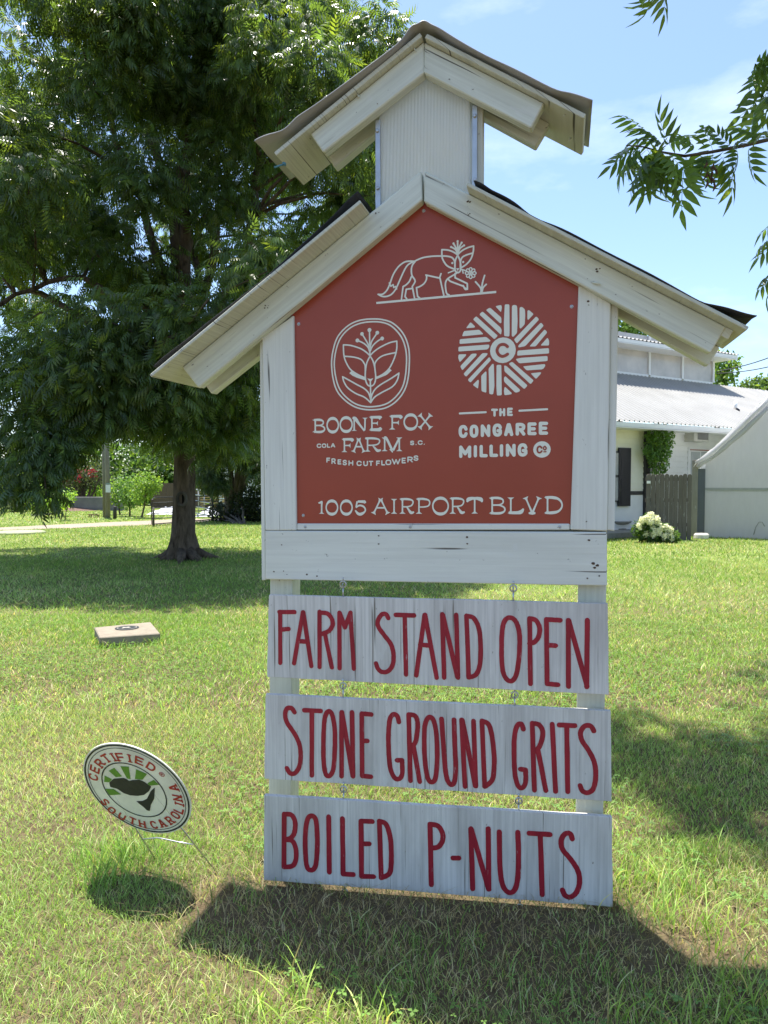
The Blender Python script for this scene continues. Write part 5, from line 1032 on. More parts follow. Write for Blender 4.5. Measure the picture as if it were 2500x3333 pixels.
# ------------------------------------------------------------------ plastic tunnel
TP = Plane(at_z('g3', 1000, 1268), R(25)); TUN = thing('greenhouse_tunnel', 'plastic covered greenhouse tunnel with milky film at the right edge', 'greenhouse', TP.O)
M_gpost = m_wood('grey_timber', (.33, .31, .26), (.1, .09, .07), .3, .6, .25, (.2, .19, .14), .5, .85)
mb = MB(); hbox(mb, 'g3', 872, 470, 920, 1295, .05, .14, TP); build('corner_post', mb, M_gpost, TUN, .006, TP.v)
arch_px = [(905, 520), (915, 488), (960, 450), (1060, 372), (1200, 245), (1340, 105), (1490, -40), (1640, -180)]
arch = [TP.loc('g3', x, y, 0) for x, y in arch_px]; ax_, ay_ = arch[-1]; arch += [(ax_ + .5, ay_ + .28), (ax_ + 1.2, ay_ + .48)]; mid = ax_ + 1.3; full = arch + [(2 * mid - a, b) for a, b in reversed(arch)]
full = catmull(full, False, 4); lx = full[0][0] + .02; rx = full[-1][0] - .02
zr = TP.loc('g3', 1300, 770)[1]
fa = TP.loc('g3', 1005, 800)[0]
mb = MB(); mb.prism([TP.w(fa, -.05, 0), TP.w(rx, -.05, 0), TP.w(rx, zr - .03, 0), TP.w(fa, zr - .03, 0)], TP.n * -.006); mb2 = MB(); top_ = [p for p in full if p[1] > zr + .05 and p[0] > fa]; z0 = next(p[1] for p in full if p[0] > fa)
mb2.prism([TP.w(fa, zr + .03, .012), TP.w(rx, zr + .03, .012)] + [TP.w(a, b - .03, .012) for a, b in reversed(top_)] + [TP.w(fa, z0 - .03, .012)], TP.n * -.006)
build('end_film', mb, M_film, TUN); build('end_film', mb2, M_film, TUN)
mb = MB(); mb.prism([TP.w(fa, zr - .03, .02), TP.w(rx, zr - .03, .02), TP.w(rx, zr + .03, .02), TP.w(fa, zr + .03, .02)], TP.n * -.06); build('end_rail', mb, m_plain('grey_pipe', (.33, .34, .34), .5), TUN)
mb = MB(); hbox(mb, 'g3', 925, 560, 1008, 1255, -.05, .01, TP); build('end_film', mb, m_poly('dark_film', (.20, .23, .27), (.2, .22, .24), .4, .3), TUN)
mb = MB(); n = len(full)                                              # cover sheet with a wrinkled front edge
rr = np.random.default_rng(3); NS = 12
for j in range(NS):
    t = j / (NS - 1); dep = .16 - .62 * min(1, j / 6) if j < 7 else -.46 - 9.0 * (j - 6) / (NS - 7)
    for i, (a, b) in enumerate(full):
        w = .045 * math.sin(i * 1.1 + j * 1.7) * (1 if 0 < j < 6 else .2) + (.03 * math.sin(i * .45 + 2) if j == 0 else 0); mb.v.append(tuple(TP.w(a + w * .4 - (.05 if j == 0 else 0), b + w + (-.10 if j == 0 else 0), dep)))
for j in range(NS - 1):
    for i in range(n - 1): q = j * n + i; mb.face((q, q + 1, q + n + 1, q + n), None, True)
o = build('cover_film', mb, M_cover, TUN); 
for s_, xx in ((1, lx), (-1, rx)):
    mb = MB(); mb.prism([TP.w(xx, -.05, -.1), TP.w(xx, full[0][1], -.1), TP.w(xx, full[0][1], -9.4), TP.w(xx, -.05, -9.4)], TP.u * .01); build('side_film', mb, M_cover, TUN)
mb = MB()                                                            # rolled flap hanging along the arch on the front
P_ = [TP.p('g3', x, y, .10) for x, y in ((925, 545), (985, 490), (1080, 440), (1180, 350), (1280, 275), (1400, 170), (1560, 20), (1660, -80))]; mb.tube(P_, [.05, .075, .06, .085, .06, .08, .06, .05], 9)
P_ = [TP.p('g3', x, y, .16) for x, y in ((905, 500), (990, 455), (1090, 385), (1230, 262), (1380, 120), (1520, -20), (1660, -160))]; mb.tube(P_, [.04, .06, .07, .05, .07, .05, .06], 9); build('film_roll', mb, M_film, TUN)
for yy in (-2.2, -4.5, -6.8):
    mb = MB(); mb.tube([TP.w(a, b - .05, yy) for a, b in full[::2]], .025, 6); build('hoop', mb, M_steel, TUN)
mb = MB(); mb.tube([TP.p('g3', x, y, .02) for x, y in ((1510, 1245), (1530, 1170), (1565, 1115), (1600, 1115), (1625, 1160))], .012, 5); build('end_cord', mb, m_plain('faded_cord', (.35, .36, .34), .8), TUN)
# ------------------------------------------------------------------ hydrangea, urns, stone
HYD = thing('hydrangea', 'hydrangea bush with cream flower heads in front of the picket fence', 'shrub', at_z('g3', 520, 1325)); hd = HYD.location.y
C = [tuple(at_y('g3', x, y, hd + .1)) for x, y in ((400, 1190), (470, 1200), (540, 1210), (600, 1250), (650, 1280), (420, 1270), (500, 1290), (560, 1290), (420, 1130), (350, 1190))]
V, f, c = leaf_quads(blob_points(C, [.24] * 10, [240] * 10, ng), .11, (.45, .55, .6), ng, .3); build_np('foliage', V, f, M_leafy, HYD, col=c)
mb = MB()
for i in range(9): mb.tube([HYD.location + Vector((random.uniform(-.15, .15), random.uniform(-.05, .1), 0)), Vector(C[i])], .012, 5)
build('stem', mb, M_bark2, HYD)
M_bloom = m_leaf('cream_petal', (.78, .77, .60), (.2, .2, .12), .7)
for x, y, r in ((440, 1050, .15), (435, 1100, .16), (395, 1075, .12), (352, 1095, .13), (500, 1095, .17), (318, 1150, .10), (330, 1175, .07), (465, 1190, .16), (470, 1225, .18), (520, 1210, .15), (545, 1180, .12), (600, 1170, .13), (645, 1200, .13), (392, 1240, .13), (590, 1240, .11), (580, 1268, .11), (640, 1255, .12), (655, 1285, .13), (515, 1140, .1), (680, 1258, .08)):
    cpt = at_y('g3', x, y, hd - .12 + random.uniform(-.05, .1)); P = blob_points([tuple(cpt)], [r * .62], [int(420 * (r / .15) ** 2)], ng, (.92, .92, 1.1)); V, f, c = leaf_quads(P, .038, (1, 1, 1), ng, 0, .12, .0); build_np('flower_head', V, f, M_bloom, HYD, col=c)
def urn(name, label, pos, rad, h, m, prof):
    t = thing(name, label, 'planter', pos); mb = MB(); mb.lathe(pos, [(r * rad, z * h) for r, z in prof], 24); build('bowl', mb, m, t); return t
up = at_z('g3', 130, 1245, .0); up.y += .3; urn('stone_urn', 'grey stone pedestal urn on the porch step below the shutter', Vector((up.x, up.y, .14)), .40, (at_y('g3', 130, 1100, up.y).z - .14), M_conc, ((.62, 0), (.62, .10), (.3, .16), (.22, .35), (.3, .48), (.75, .62), (.95, .8), (1.0, .98), (.92, 1.0), (.85, .9)))
up = at_z('g3', 555, 1300, 0); up.y += .45; urn('white_planter', 'white bowl planter standing behind the hydrangea', up, .26, at_y('g3', 555, 1086, up.y).z, M_trimw, ((.5, 0), (.5, .08), (.25, .2), (.25, .5), (.6, .72), (1, .97), (1.0, 1.0), (.9, .97)))
sp = at_z('g3', 960, 1285, 0); mb = MB(); mb.prism([sp + Vector((.34 * math.cos(q) * .62, .16 * math.sin(q), -.03)) for q in [i * .7 for i in range(9)]], Vector((.03, .02, .17))); tag(build('pale_stone', mb, m_plain('pale_stone', (.55, .53, .48), .9, 0, .2, 9, .5), None, .04, base=sp), 'pale stone lying beside the tunnel corner post', 'stone')
# ------------------------------------------------------------------ things beyond the house
def wire(y0, y1, y2, dep):
    mb = MB(); a = at_y('g4', 1130, y0, dep); b = at_y('g4', 1680, y1, dep - 4); c = b + (b - a) * 1.2 + Vector((0, 0, 1.0)); P = [a.lerp(c, i / 12) + Vector((0, 0, -.35 * math.sin(math.pi * i / 12))) for i in range(13)]; mb.tube(P, .022, 5); return mb
tag(build('power_line', wire(508, 388, 0, 33), M_dkpost), 'upper grey power line crossing the sky right of the house', 'cable', 'power lines right of the house')
tag(build('power_line', wire(530, 482, 0, 35), M_dkpost), 'lower faint power line crossing the sky right of the house', 'cable', 'power lines right of the house')
def leafy(name, label, pos, clusters, size, m, base=(1, 1, 1), trunk=None, cat='tree', group=None, dens=1.0, mbark=None, stems=1, v=.3, squash=(1, 1, .85)):
    t = thing(name, label, cat, pos, group); C = [c for c, r in clusters]; Rd = [r for c, r in clusters]
    V, f, c = leaf_quads(blob_points(C, Rd, [int(dens * 380 * r * r / (size * size) * .022 + 14) for r in Rd], ng, squash), size, base, ng, .3, v); build_np('crown' if cat == 'tree' else 'foliage', V, f, m, t, col=c)
    mb = MB(); pos = Vector(pos); rt = trunk or .08
    cen = sum((Vector(c) for c in C), Vector()) / len(C)
    for s in range(stems):
        o = Vector((0, 0, -.05)) if stems == 1 else Vector((random.uniform(-.12, .12), random.uniform(-.12, .12), -.05)); e = cen if stems == 1 else Vector(C[s % len(C)]); P = curve(pos + o, e, 0, 5, .03); mb.tube(P, taper(rt, rt * .45, 5), 8)
    for c in C: mb.tube(curve(pos.lerp(cen, .75), Vector(c), .04, 3, .05), taper(rt * .4, rt * .12, 3), 5, False)
    build('trunk' if cat == 'tree' else 'stem', mb, mbark or M_bark2, t); return t
b = at_z('full', 1560, 1125); b = Vector((b.x * 1.0, 36, 0)); k = 36
q = lambda x, y, d=0: tuple(at_y('g4', x, y, k + d))
leafy('garden_tree', 'light green tree showing behind the right end of the house roof', (at_y('g4', 1130, 500, k).x, k, 0), [(q(1150, 430), .8), (q(1230, 410), .7), (q(1280, 400), .45), (q(1130, 500), .8), (q(1190, 560), .6), (q(1245, 555), .4), (q(1080, 560), 1.2), (q(1060, 450), 1.0), (q(1110, 640), .9), (q(1020, 640), 1.3)], .24, M_leafy, (.72, .78, .75), trunk=.18)
k = 34; leafy('garden_tree', 'green tree top showing above the upper roof of the house', (at_y('g4', 100, 0, k).x, k, 0), [(q(150, 20), 1.0), (q(240, 35), .9), (q(60, 10), 1.2), (q(180, -60), 1.2), (q(300, 60), .6), (q(100, 90), 1.3), (q(220, 110), 1.2)], .24, M_leafy, (.72, .78, .75), trunk=.2)
HED = [(tuple(at_y('g4', x, y, 60)), r) for x, y, r in ((1400, 735, 1.2), (1460, 725, 1.4), (1520, 720, 1.5), (1580, 715, 1.6), (1640, 715, 1.7), (1720, 710, 1.8), (1800, 715, 1.8), (1900, 700, 2), (2000, 710, 2), (1440, 790, 1.9), (1540, 790, 2.1), (1640, 790, 2.1), (1760, 790, 2.1), (1880, 790, 2.1), (1500, 870, 2.3), (1640, 870, 2.3), (1780, 870, 2.3), (1950, 860, 2.5))]
leafy('distant_hedge', 'dark clipped tree row on the horizon behind the tunnel', (at_y('g4', 1640, 900, 60).x, 60, 0), HED, .34, M_leafy, (.5, .55, .6), .25, 'shrub')
# ================================================================== LEFT BACKGROUND
# concrete marker block
c4_ = [Vector(p) for p in BLOCK]
blk = thing('marker_block', 'low concrete marker slab with a dark round emblem set in the grass', 'marker', (c4_[0] + c4_[1] + c4_[2] + c4_[3]) / 4 * Vector((1, 1, 0)) if False else Vector(((c4_[0].x + c4_[2].x) / 2, (c4_[0].y + c4_[2].y) / 2, 0)))
mb = MB(); mb.prism(c4_, Vector((0, 0, -.13))); build('slab', mb, m_plain('marker_concrete', (.25, .215, .165), .9, 0, .16, 14, .5), blk, .008)
cen = at_z('a9', 762, 1371, .087); eu = (c4_[1] - c4_[0]).normalized(); ev = Vector((-eu.y, eu.x, 0)); rr_ = (at_z('a9', 832, 1369, .087) - at_z('a9', 690, 1372, .087)).length / 2
class _Flat: pass
FLT = Plane(cen, 0); FLT.u, FLT.v, FLT.n = eu, ev, Vector((0, 0, 1)); FLT.O = cen
ik = Ink(FLT, .002); ik.disc(0, 0, rr_, rr_, 28); mb = ik.mb; build('emblem', mb, M_ink, blk)
ik = Ink(FLT, .004); ik.ribbon([(rr_ * .80 * math.cos(q), rr_ * .80 * math.sin(q), rr_ * .06) for q in [i * .3 for i in range(22)]]); ik.fill([(-rr_ * .45, -rr_ * .35), (-rr_ * .1, -rr_ * .1), (rr_ * .35, -rr_ * .3), (rr_ * .15, rr_ * .15), (rr_ * .3, rr_ * .45), (-rr_ * .05, rr_ * .25), (-rr_ * .3, rr_ * .4)]); build('emblem', ik.mb, M_conc, blk)
# pale round cover in the lawn
p = at_z('g1', 210, 944, .0); mb = MB(); mb.lathe(p, [(.72, -.05), (.72, .03), (.66, .05), (.1, .055)], 28); tag(build('round_cover', mb, m_plain('pale_cover', (.30, .33, .20), .9, 0, .12, 6, .3), base=p), 'pale round concrete cover lying flat in the lawn before the gravel drive', 'cover')
# utility poles
M_pole = m_bark('pole_wood', (.15, .14, .125), (.27, .26, .235), 5)
def pole(x, ybase, wpx, label, notice=False):
    p = at_z('g1', x, ybase); r = wpx / 3.318 / F * p.y / 2; t = thing('utility_pole', label, 'pole', p, 'utility poles beyond the drive'); mb = MB(); mb.tube([p + Vector((0, 0, -.1)), p + Vector((0, 0, 3)), p + Vector((0, 0, 8.5))], [r, r * .95, r * .8], 14); build('shaft', mb, M_pole, t)
    if notice:
        a, b = at_y('g1', x - 24, 507, p.y - r - .02), at_y('g1', x + 26, 423, p.y - r - .02); mb = MB(); mb.prism([Vector((a.x, a.y, a.z)), Vector((b.x, a.y, a.z)), Vector((b.x, a.y, b.z)), Vector((a.x, a.y, b.z))], Vector((0, .012, 0))); build('notice', mb, m_plain('white_notice', (.66, .70, .72), .6, 0, .08, 12, .05), t)
        a2, b2 = at_y('g1', x - 20, 415, p.y - r - .02), at_y('g1', x + 22, 407, p.y - r - .02); mb = MB(); mb.prism([Vector((a2.x, a2.y, a2.z)), Vector((b2.x, a2.y, a2.z)), Vector((b2.x, a2.y, b2.z)), Vector((a2.x, a2.y, b2.z))], Vector((0, .012, 0))); build('notice', mb, m_plain('teal_strip', (.25, .38, .36), .6), t)
    return t
pole(1166, 778, 52, 'thicker grey utility pole with a white notice nailed to it', True); pole(1124, 772, 27, 'thinner grey pole right behind the pole with the notice')
p = at_z('g1', 1242, 793); h = at_y('g1', 1242, 655, p.y).z; mb = MB(); mb.tube([p + Vector((0, 0, -.1)), p + Vector((0, 0, h - .02)), p + Vector((0, 0, h))], [.08, .076, .06], 12); tag(build('short_post', mb, M_dkpost, base=p), 'short dark wooden post standing right of the utility poles', 'post')
# young trees beyond the drive
def sapling(name, x, yb, crown, label, tr=.045, base=(.78, .85, .7), size=.13, group=None, dens=1.0):
    p = at_z('g1', x, yb); cl = [(tuple(at_y('g1', cx_, cy_, p.y + random.uniform(-.3, .3))), r) for cx_, cy_, r in crown]; return leafy(name, label, p, cl, size, M_leafy, base, tr, group=group, mbark=M_bark, dens=dens)
G_ = 'young trees beyond the drive'
sapling('young_tree', 1296, 745, ((1290, 560, .55), (1240, 520, .5), (1300, 470, .6), (1250, 430, .6), (1330, 540, .5), (1290, 620, .35), (1230, 590, .3)), 'young leafy tree nearest the utility poles, left of its row', group=G_)
sapling('young_tree', 1400, 765, ((1400, 560, .6), (1370, 500, .6), (1440, 470, .65), (1400, 400, .6), (1460, 560, .5), (1380, 640, .3), (1430, 630, .3), (1340, 420, .5)), 'young leafy tree in the middle of the row of three', group=G_, base=(.62, .75, .65))
sapling('young_tree', 1527, 782, ((1530, 480, .6), (1580, 420, .6), (1500, 540, .5), (1600, 480, .5), (1640, 380, .5), (1560, 360, .55), (1660, 460, .35), (1680, 420, .3), (1530, 590, .35)), 'young bright leafy tree beside the metal gate', group=G_, base=(.95, 1.0, .75))
G_ = 'saplings left of the soil mound'
sapling('sapling', 606, 782, ((560, 640, .4), (590, 600, .4), (540, 580, .35), (480, 620, .3), (580, 680, .2)), 'leaning sapling left of the soil mound with the plank at its foot', .03, (1.2, 1.3, .9), .11, G_, .8)
sapling('sapling', 680, 766, ((660, 600, .4), (690, 560, .4), (640, 640, .3), (720, 540, .35), (670, 670, .2)), 'sapling directly in front of the soil mound', .03, (1.0, 1.1, .8), .11, G_, .8)
sapling('sapling', 703, 807, ((710, 560, .35), (740, 520, .35), (700, 620, .3), (690, 670, .2), (760, 560, .2)), 'thin upright sapling nearest the gravel drive', .022, (1.3, 1.35, .9), .11, G_, .8)
# soil mound, plank, iron frame
p = at_z('g1', 830, 705); p.y += 1.0; gx, gy = np.meshgrid(np.linspace(-2.6, 2.6, 45), np.linspace(-1.3, 1.3, 25), indexing='ij'); gz = .45 * np.exp(-((gx + .3) / .95) ** 2 - (gy / .75) ** 2) + .14 * np.exp(-((gx - 1.1) / 1.0) ** 2 - (gy / .6) ** 2) + .14 * np.exp(-((gx + 1.5) / .7) ** 2 - (gy / .6) ** 2); gz = gz * (.75 + .5 * fbm(gx, gy, 2.2, 8)) - .03
V = np.stack([gx + p.x, gy + p.y, gz], -1).reshape(-1, 3); I, J = np.meshgrid(np.arange(44), np.arange(24), indexing='ij'); q_ = (I * 25 + J).ravel(); tag(build_np('soil_mound', V, np.stack([q_, q_ + 25, q_ + 26, q_ + 1], 1), m_plain('reddish_soil', (.15, .095, .075), .95, 0, .3, 5, .9), base=p, smooth=True), 'heap of reddish brown soil in front of the low wall', 'mound')
a, b = at_z('g1', 372, 752, .05), at_z('g1', 580, 738, .16); mb = MB(); d_ = (b - a).normalized(); mb.box((a + b) / 2, (b - a).length, .28, .07, (d_, Vector((-d_.y, d_.x, 0)).normalized(), d_.cross(Vector((-d_.y, d_.x, 0)).normalized()))); tag(build('old_plank', mb, M_gpost, None, .006, d_, base=(a + b) / 2), 'weathered plank lying on the grass left of the saplings', 'plank')
p = at_z('g1', 1005, 778); t = thing('iron_cultivator', 'small rusty iron cultivator standing on the grass before the utility poles', 'farm tool', p); mb = MB()
for x in (-.42, -.2, .05, .25, .45): mb.tube([p + .42 * Vector((x, 0, .38)), p + .42 * Vector((x * .95, -.05, .2)), p + .42 * Vector((x * .9, .08, 0))], .012, 6)
build('tine', mb, M_rust, t); mb = MB(); mb.tube([p + .42 * Vector((-.55, 0, .3)), p + .42 * Vector((.55, 0, .36))], .014, 6); mb.tube([p + .42 * Vector((-.5, .3, .25)), p + .42 * Vector((.5, .3, .22))], .014, 6); mb.tube([p + .42 * Vector((-.3, 0, .32)), p + .42 * Vector((-.3, .35, .24)), p + .42 * Vector((-.36, .5, .02))], .012, 6); mb.tube([p + .42 * Vector((.3, 0, .34)), p + .42 * Vector((.3, .35, .24)), p + .42 * Vector((.36, .5, .02))], .012, 6); build('frame', mb, M_rust, t)
for s_ in (-1, 1):
    mb = MB(); mb.tube([p + .42 * Vector((s_ * .5, .3 + .16 * math.cos(q), .16 + .16 * math.sin(q))) for q in [i * math.pi / 8 for i in range(17)]], .008, 5, False)
    for q in range(4): mb.tube([p + .42 * Vector((s_ * .5, .3, .16)), p + .42 * Vector((s_ * .5, .3 + .16 * math.cos(q * 1.57), .16 + .16 * math.sin(q * 1.57)))], .005, 4)
    build('wheel', mb, M_rust, t)
# low wall, crape myrtle, board fence, far woods
wy = 40.0; a, b = at_y('g1', 760, 620, wy), at_y('g1', 1130, 620, wy); zt = at_y('g1', 900, 556, wy).z; mb = MB(); mb.prism([Vector((a.x, wy, -.1)), Vector((b.x + 1, wy, -.1)), Vector((b.x + 1, wy, zt)), Vector((a.x, wy, zt))], Vector((0, .3, 0))); tag(build('low_wall', mb, m_plain('grey_block', (.17, .165, .165), .9, 0, .2, 2, .4), None, .02, base=(a.x, wy, 0)), 'low grey block wall behind the soil mound', 'wall')
p = Vector((at_y('g1', 915, 600, 42).x, 42, 0)); q = lambda x, y, d=0: tuple(at_y('g1', x, y, 42 + d))
cm_ = leafy('crape_myrtle', 'many stemmed crape myrtle with dark crown and red flowers behind the low wall', p, [(q(760, 350), 1.0), (q(840, 300), 1.1), (q(930, 250), 1.3), (q(1010, 290), 1.1), (q(1080, 350), .9), (q(700, 330), .8), (q(900, 380), .9), (q(990, 390), .8), (q(820, 400), .8)], .17, M_dark, (2.0, 1.7, 1.5), .10, dens=.8, mbark=M_bark, stems=8)
V, f, c = leaf_quads(blob_points([q(640, 320, -.5), q(660, 350, -.5), q(720, 260, -.5), q(830, 290, -1), q(840, 330, -1), q(690, 290, -.5), q(1010, 300, -.8), q(610, 345, -.3), q(970, 280, -1)], [.45, .4, .3, .35, .3, .35, .25, .3, .25], [80, 60, 40, 50, 40, 45, 25, 35, 25], ng), .16, (1, 1, 1), ng); build_np('flower_head', V, f, m_leaf('red_flower', (.22, .025, .045), (.10, .01, .02), .6), cm_, col=c)
M_brown = m_wood('brown_fence_wood', (.16, .115, .085), (.03, .024, .02), .2, .4, .3, (.08, .06, .05), .5, .9)
def boardfence(label, x0, x1, z, y, dx=0.0, n=30, mm=M_brown):
    t = thing('board_fence', label, 'fence', ((x0 + x1) / 2, y, 0), 'tall board fences in the far garden'); w = (x1 - x0) / n
    for g in range(0, n, 5):
        mb = MB()
        for i in range(g, min(n, g + 5)): yy = y + dx * (i / n); mb.box(Vector((x0 + (i + .5) * w, yy + .015 * (i % 2), z / 2)), w * .95, .03, z + random.uniform(-.03, .03))
        build('fence_panel', mb, mm, t, 0, Vector((0, 0, 1)))
    mb = MB(); mb.box(Vector(((x0 + x1) / 2, y + .06 + dx / 2, z * .8)), x1 - x0, .05, .1); mb.box(Vector(((x0 + x1) / 2, y + .06 + dx / 2, z * .25)), x1 - x0, .05, .1); build('rail', mb, mm, t)
xg = lambda k_, x, y_: at_y(k_, x, 600, y_).x
boardfence('tall brown board fence behind the crape myrtle', xg('g1', 560, 46), xg('g1', 1240, 46), at_y('g1', 1060, 330, 46).z, 46, n=24)
boardfence('tall dark board fence behind the metal gate', xg('g2', 150, 44.5), xg('g2', 800, 44.5), at_y('g2', 300, 450, 44.5).z, 44.5, n=24)
q = lambda x, y, d=48: tuple(at_y('g1', x, y, d))
FW = []
for i in range(230):
    x = random.uniform(-1500, 8600); FW.append((q(x, random.uniform(120, 560) + (60 if x < 500 else 0), random.uniform(50, 64)), random.uniform(1.6, 2.6)))
n_ = len(FW); V, f, c = leaf_quads(blob_points([p for p, r in FW], [r for p, r in FW], [330] * n_, ng), .42, (.42, .5, .42), ng, .3, .4); V[:, 2] = np.maximum(V[:, 2], .05)
tag(build_np('distant_woods', V, f, M_leafy, col=c), 'dense dark woods closing the far side of the garden', 'woods', kind='stuff')
# dark shrubs at the far left under the pecan skirt
for i, (x, y, r, lb) in enumerate(((180, 610, 1.0, 'dark round bush at the far left edge behind the lawn'), (430, 600, .9, 'yellow green bush beside the leaning sapling'), (1030, 500, .7, 'light green bush right below the crape myrtle'))):
    k = (38, 36, 43)[i]; leafy('garden_bush', lb, (at_y('g1', x, y, k).x, k, 0), [(q(x + dx_, y + dy_, k + random.uniform(-.4, .4)), r * random.uniform(.55, .8)) for dx_, dy_ in ((0, 0), (-60, 10), (55, 5), (-25, -50), (30, -45), (0, 30))], .15, (M_dark, M_leafy, M_leafy)[i], ((1.4, 1.4, 1.2), (1.3, 1.3, .8), (1.4, 1.5, 1.0))[i], .05, 'shrub', 'garden bushes', stems=3)
# tubular gate
M_gate = m_plain('black_gate_paint', (.018, .02, .022), .5, .2, .2, 12, .1)
g0, g1 = at_z('g2', 165, 965), at_z('g2', 890, 905); GP_ = Plane(g0, -math.atan2(g1.y - g0.y, g1.x - g0.x)); gl = (g1 - g0).length
zt = GP_.loc('g2', 165, 625)[1]; GATE = thing('farm_gate', 'black tubular farm gate standing behind the pecan trunk', 'gate', g0, 'farm gates by the drive')
mb = MB(); rad = .019; mb.tube([GP_.w(0, .05), GP_.w(-.02, zt - .25), GP_.w(.02, zt - .07), GP_.w(.16, zt), GP_.w(gl, zt)], rad, 8); mb.tube([GP_.w(gl, zt), GP_.w(gl, .05)], rad, 8); mb.tube([GP_.w(0, .06), GP_.w(gl, .06)], rad, 8); build('frame', mb, M_gate, GATE)
for i in range(1, 5): mb = MB(); z = .06 + (zt - .06) * (i / 5) ** 1.0; mb.tube([GP_.w(0, z), GP_.w(gl, z)], rad * .85, 8); build('gate_bar', mb, M_gate, GATE)
for s in (.33, .66): mb = MB(); mb.box(GP_.w(gl * s, zt / 2 + .03), .05, .03, zt - .06, (GP_.u, GP_.n, GP_.v)); build('upright', mb, M_gate, GATE)
p = at_z('g2', 185, 972); mb = MB(); mb.tube([p + Vector((0, 0, -.1)), p + Vector((0, 0, at_y('g2', 185, 742, p.y).z))], .035, 10); tag(build('gate_post', mb, M_dkpost, base=p), 'short dark post at the left end of the tubular gate', 'post', 'posts of the farm gate')
p = at_z('g2', 893, 908); mb = MB(); mb.tube([p + Vector((0, 0, -.1)), p + Vector((0, 0, at_y('g2', 893, 590, p.y).z))], .035, 10); tag(build('gate_post', mb, M_dkpost, base=p), 'tall dark post right of the pecan trunk at the gate end', 'post', 'posts of the farm gate')
a, b = at_z('g2', 660, 838), at_z('g2', 870, 885); a.y = 33; a.x = at_y('g2', 660, 800, 33).x; G2 = Plane(Vector((a.x, a.y, 0)), -math.atan2(b.y - a.y, b.x - a.x)); l2 = (Vector((b.x, b.y, 0)) - Vector((a.x, a.y, 0))).length
t = thing('farm_gate', 'pale galvanised tube gate swung open behind the black gate', 'gate', (a.x, a.y, 0), 'farm gates by the drive'); M_galv = m_plain('pale_galvanised', (.42, .44, .44), .5, .4, .1, 12, .1)
mb = MB(); mb.tube([G2.w(0, .15), G2.w(0, 1.25), G2.w(l2, 1.12), G2.w(l2, .15), G2.w(0, .15)], .028, 8); build('frame', mb, M_galv, t)
for z in (.42, .68, .95): mb = MB(); mb.tube([G2.w(0, z + .04), G2.w(l2, z)], .024, 8); build('gate_bar', mb, M_galv, t)
for s in (.33, .66): mb = MB(); mb.tube([G2.w(l2 * s, .15), G2.w(l2 * s, 1.2)], .024, 8); build('upright', mb, M_galv, t)
# white tarpaulin on the ground
def tarp(x0, x1, y, hh, label):
    a, b = at_z('g2', x0, y), at_z('g2', x1, y); L = b.x - a.x; gx, gy = np.meshgrid(np.linspace(0, L, 60), np.linspace(0, 2.6, 24), indexing='ij'); e = np.minimum(np.minimum(gx, L - gx) / .5, np.minimum(gy, 2.6 - gy) / .4).clip(0, 1)
    gz = hh * e * (.25 + 1.1 * fbm(gx, gy, 1.1, 61)) + .05 * np.sin(gx * 6 + gy * 4) * e; V = np.stack([a.x + gx + .2 * np.sin(gy * 2), a.y + gy, gz + .01], -1).reshape(-1, 3); I, J = np.meshgrid(np.arange(59), np.arange(23), indexing='ij'); q_ = (I * 24 + J).ravel()
    tag(build_np('tarpaulin', V, np.stack([q_, q_ + 24, q_ + 25, q_ + 1], 1), m_plain('white_tarpaulin', (.62, .64, .70), .4, 0, .06, 4, .1), base=a, smooth=True), label, 'tarp', 'white tarps on the ground')
tarp(85, 420, 830, .38, 'crumpled white tarpaulin left of the pecan trunk behind the gate'); tarp(655, 880, 858, .55, 'crumpled white tarpaulin right of the pecan trunk behind the gate')
# pale shed and yellow stack behind
sy = 42; x0, x1 = xg('g2', 960, sy), xg('g2', 2300, sy); zt = at_y('g2', 1200, -40, sy).z; SH = thing('white_shed', 'long pale farm building behind the many stemmed tree', 'building', (x0, sy, 0))
mb = MB(); mb.prism([Vector((x0, sy, 0)), Vector((x1, sy, 0)), Vector((x1, sy, zt)), Vector((x0, sy, zt))], Vector((0, 8, 0))); build('wall', mb, m_plain('pale_wall', (.74, .75, .76), .7, 0, .05, 1, .1), SH)
ribbed('roof', Vector((x0 - .4, sy - .4, zt)), Vector((x1 + .4, sy - .4, zt)), Vector((0, 4.4, 1.2)), .3, .03, SH)
mb = MB(); mb.prism([Vector((x0 + 2, sy - .02, 0)), Vector((x0 + 4.6, sy - .02, 0)), Vector((x0 + 4.6, sy - .02, 2.6)), Vector((x0 + 2, sy - .02, 2.6))], Vector((0, .04, 0))); build('door', mb, M_trimw, SH)
p = at_z('g2', 910, 700); p.y = 36; p.x = xg('g2', 925, 36); t = thing('pallet_stack', 'yellow wooden pallet stack seen through the gate', 'pallets', p)
for i in range(5):
    mb = MB()
    for s in (-.5, 0, .5): mb.box(p + Vector((s, 0, .09 + i * .26)), .12, 1.0, .1)
    for s in range(6): mb.box(p + Vector((-.55 + s * .22, 0, .17 + i * .26)), .14, 1.1, .03); mb.box(p + Vector((0, -.5 + s * .2, .025 + i * .26)), 1.25, .12, .03)
    build('pallet', mb, m_plain('yellow_pine', (.48, .36, .15), .8, 0, .15, 8, .3) if i == 0 else bpy.data.materials['yellow_pine'], t)
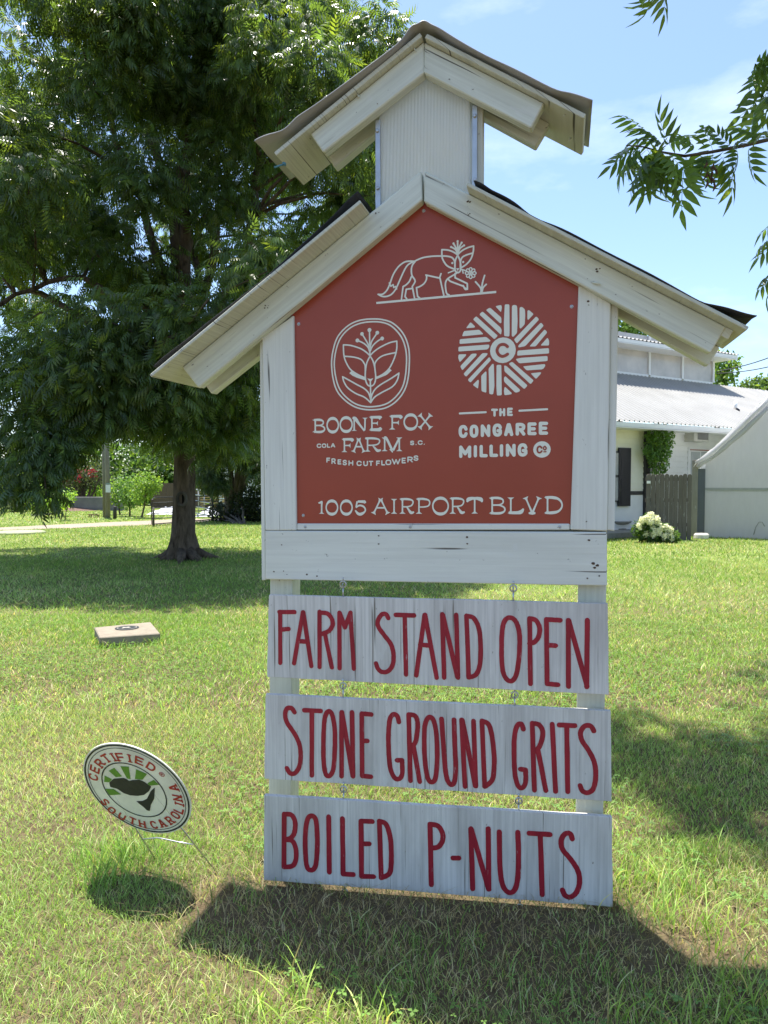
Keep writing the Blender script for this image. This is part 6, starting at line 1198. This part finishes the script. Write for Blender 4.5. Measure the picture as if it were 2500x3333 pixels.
# multi-stem tree with a dark bush at its foot
p = at_z('g2', 1110, 905); dpp = p.y; q = lambda x, y, d=0: tuple(at_y('g2', x, y, dpp + d))
t = thing('multi_stem_tree', 'dark many stemmed tree between the gate and the farm sign', 'tree', p); mb = MB()
for pts_, r in ((((1090, 900), (1080, 700), (1040, 500), (960, 360), (900, 200)), .17), (((1120, 900), (1110, 700), (1120, 500), (1110, 300), (1080, 60)), .19), (((1140, 900), (1150, 680), (1180, 480), (1190, 250), (1200, 0)), .18), (((1160, 900), (1180, 680), (1230, 480), (1260, 250), (1300, 0)), .17), (((1170, 900), (1200, 660), (1250, 480), (1350, 320), (1480, 230)), .16), (((1150, 880), (1220, 600), (1300, 420), (1420, 120), (1480, -50)), .12)):
    P = [Vector(q(x, y, random.uniform(-.15, .15))) for x, y in pts_]; P[0].z = -.1; mb.tube([Vector(v) for v in catmull([tuple(v) for v in P], False, 3)], taper(r, r * .4, 12), 8)
build('trunk', mb, M_bark2, t)
cl = []
for i in range(60): x, y = random.uniform(780, 1900), random.uniform(-620, 330); cl.append((q(x, y + (60 if x > 1380 else 0) - (.3 * abs(x - 1150) if x < 1000 else 0), random.uniform(-1.8, 1.8)), random.uniform(.45, .8)))
cl += [(q(x, y, -1.2), r) for x, y, r in ((800, 380, .5), (880, 440, .45), (940, 480, .35), (860, 330, .5), (960, 400, .35), (780, 280, .5), (1440, 250, .5), (1500, 330, .5))]
P_, D_ = [], []
V, f, c = cluster_leaves([a for a, r in cl], [r for a, r in cl], [70] * len(cl), LEAF4, 1.0, (.65, .7, .8), rg=ng); build_np('crown', V, f, M_pecan, t, col=c)
BS = [(q(x, y, random.uniform(-.5, .5)), r) for x, y, r in ((960, 800, .5), (1000, 880, .55), (1050, 760, .4), (1100, 860, .6), (1180, 800, .6), (1240, 700, .6), (1300, 640, .6), (1380, 600, .6), (1440, 560, .5), (1300, 800, .8), (1400, 760, .8), (1480, 700, .8), (1200, 890, .6), (1320, 900, .6), (1440, 880, .7), (940, 720, .3), (1560, 780, .8))]
pb = at_z('g2', 1250, 940); leafy('dark_bush', 'dense black green bush at the foot of the many stemmed tree', pb, BS, .13, M_dark, (1, 1, 1), .06, 'shrub', dens=1.5, stems=6)
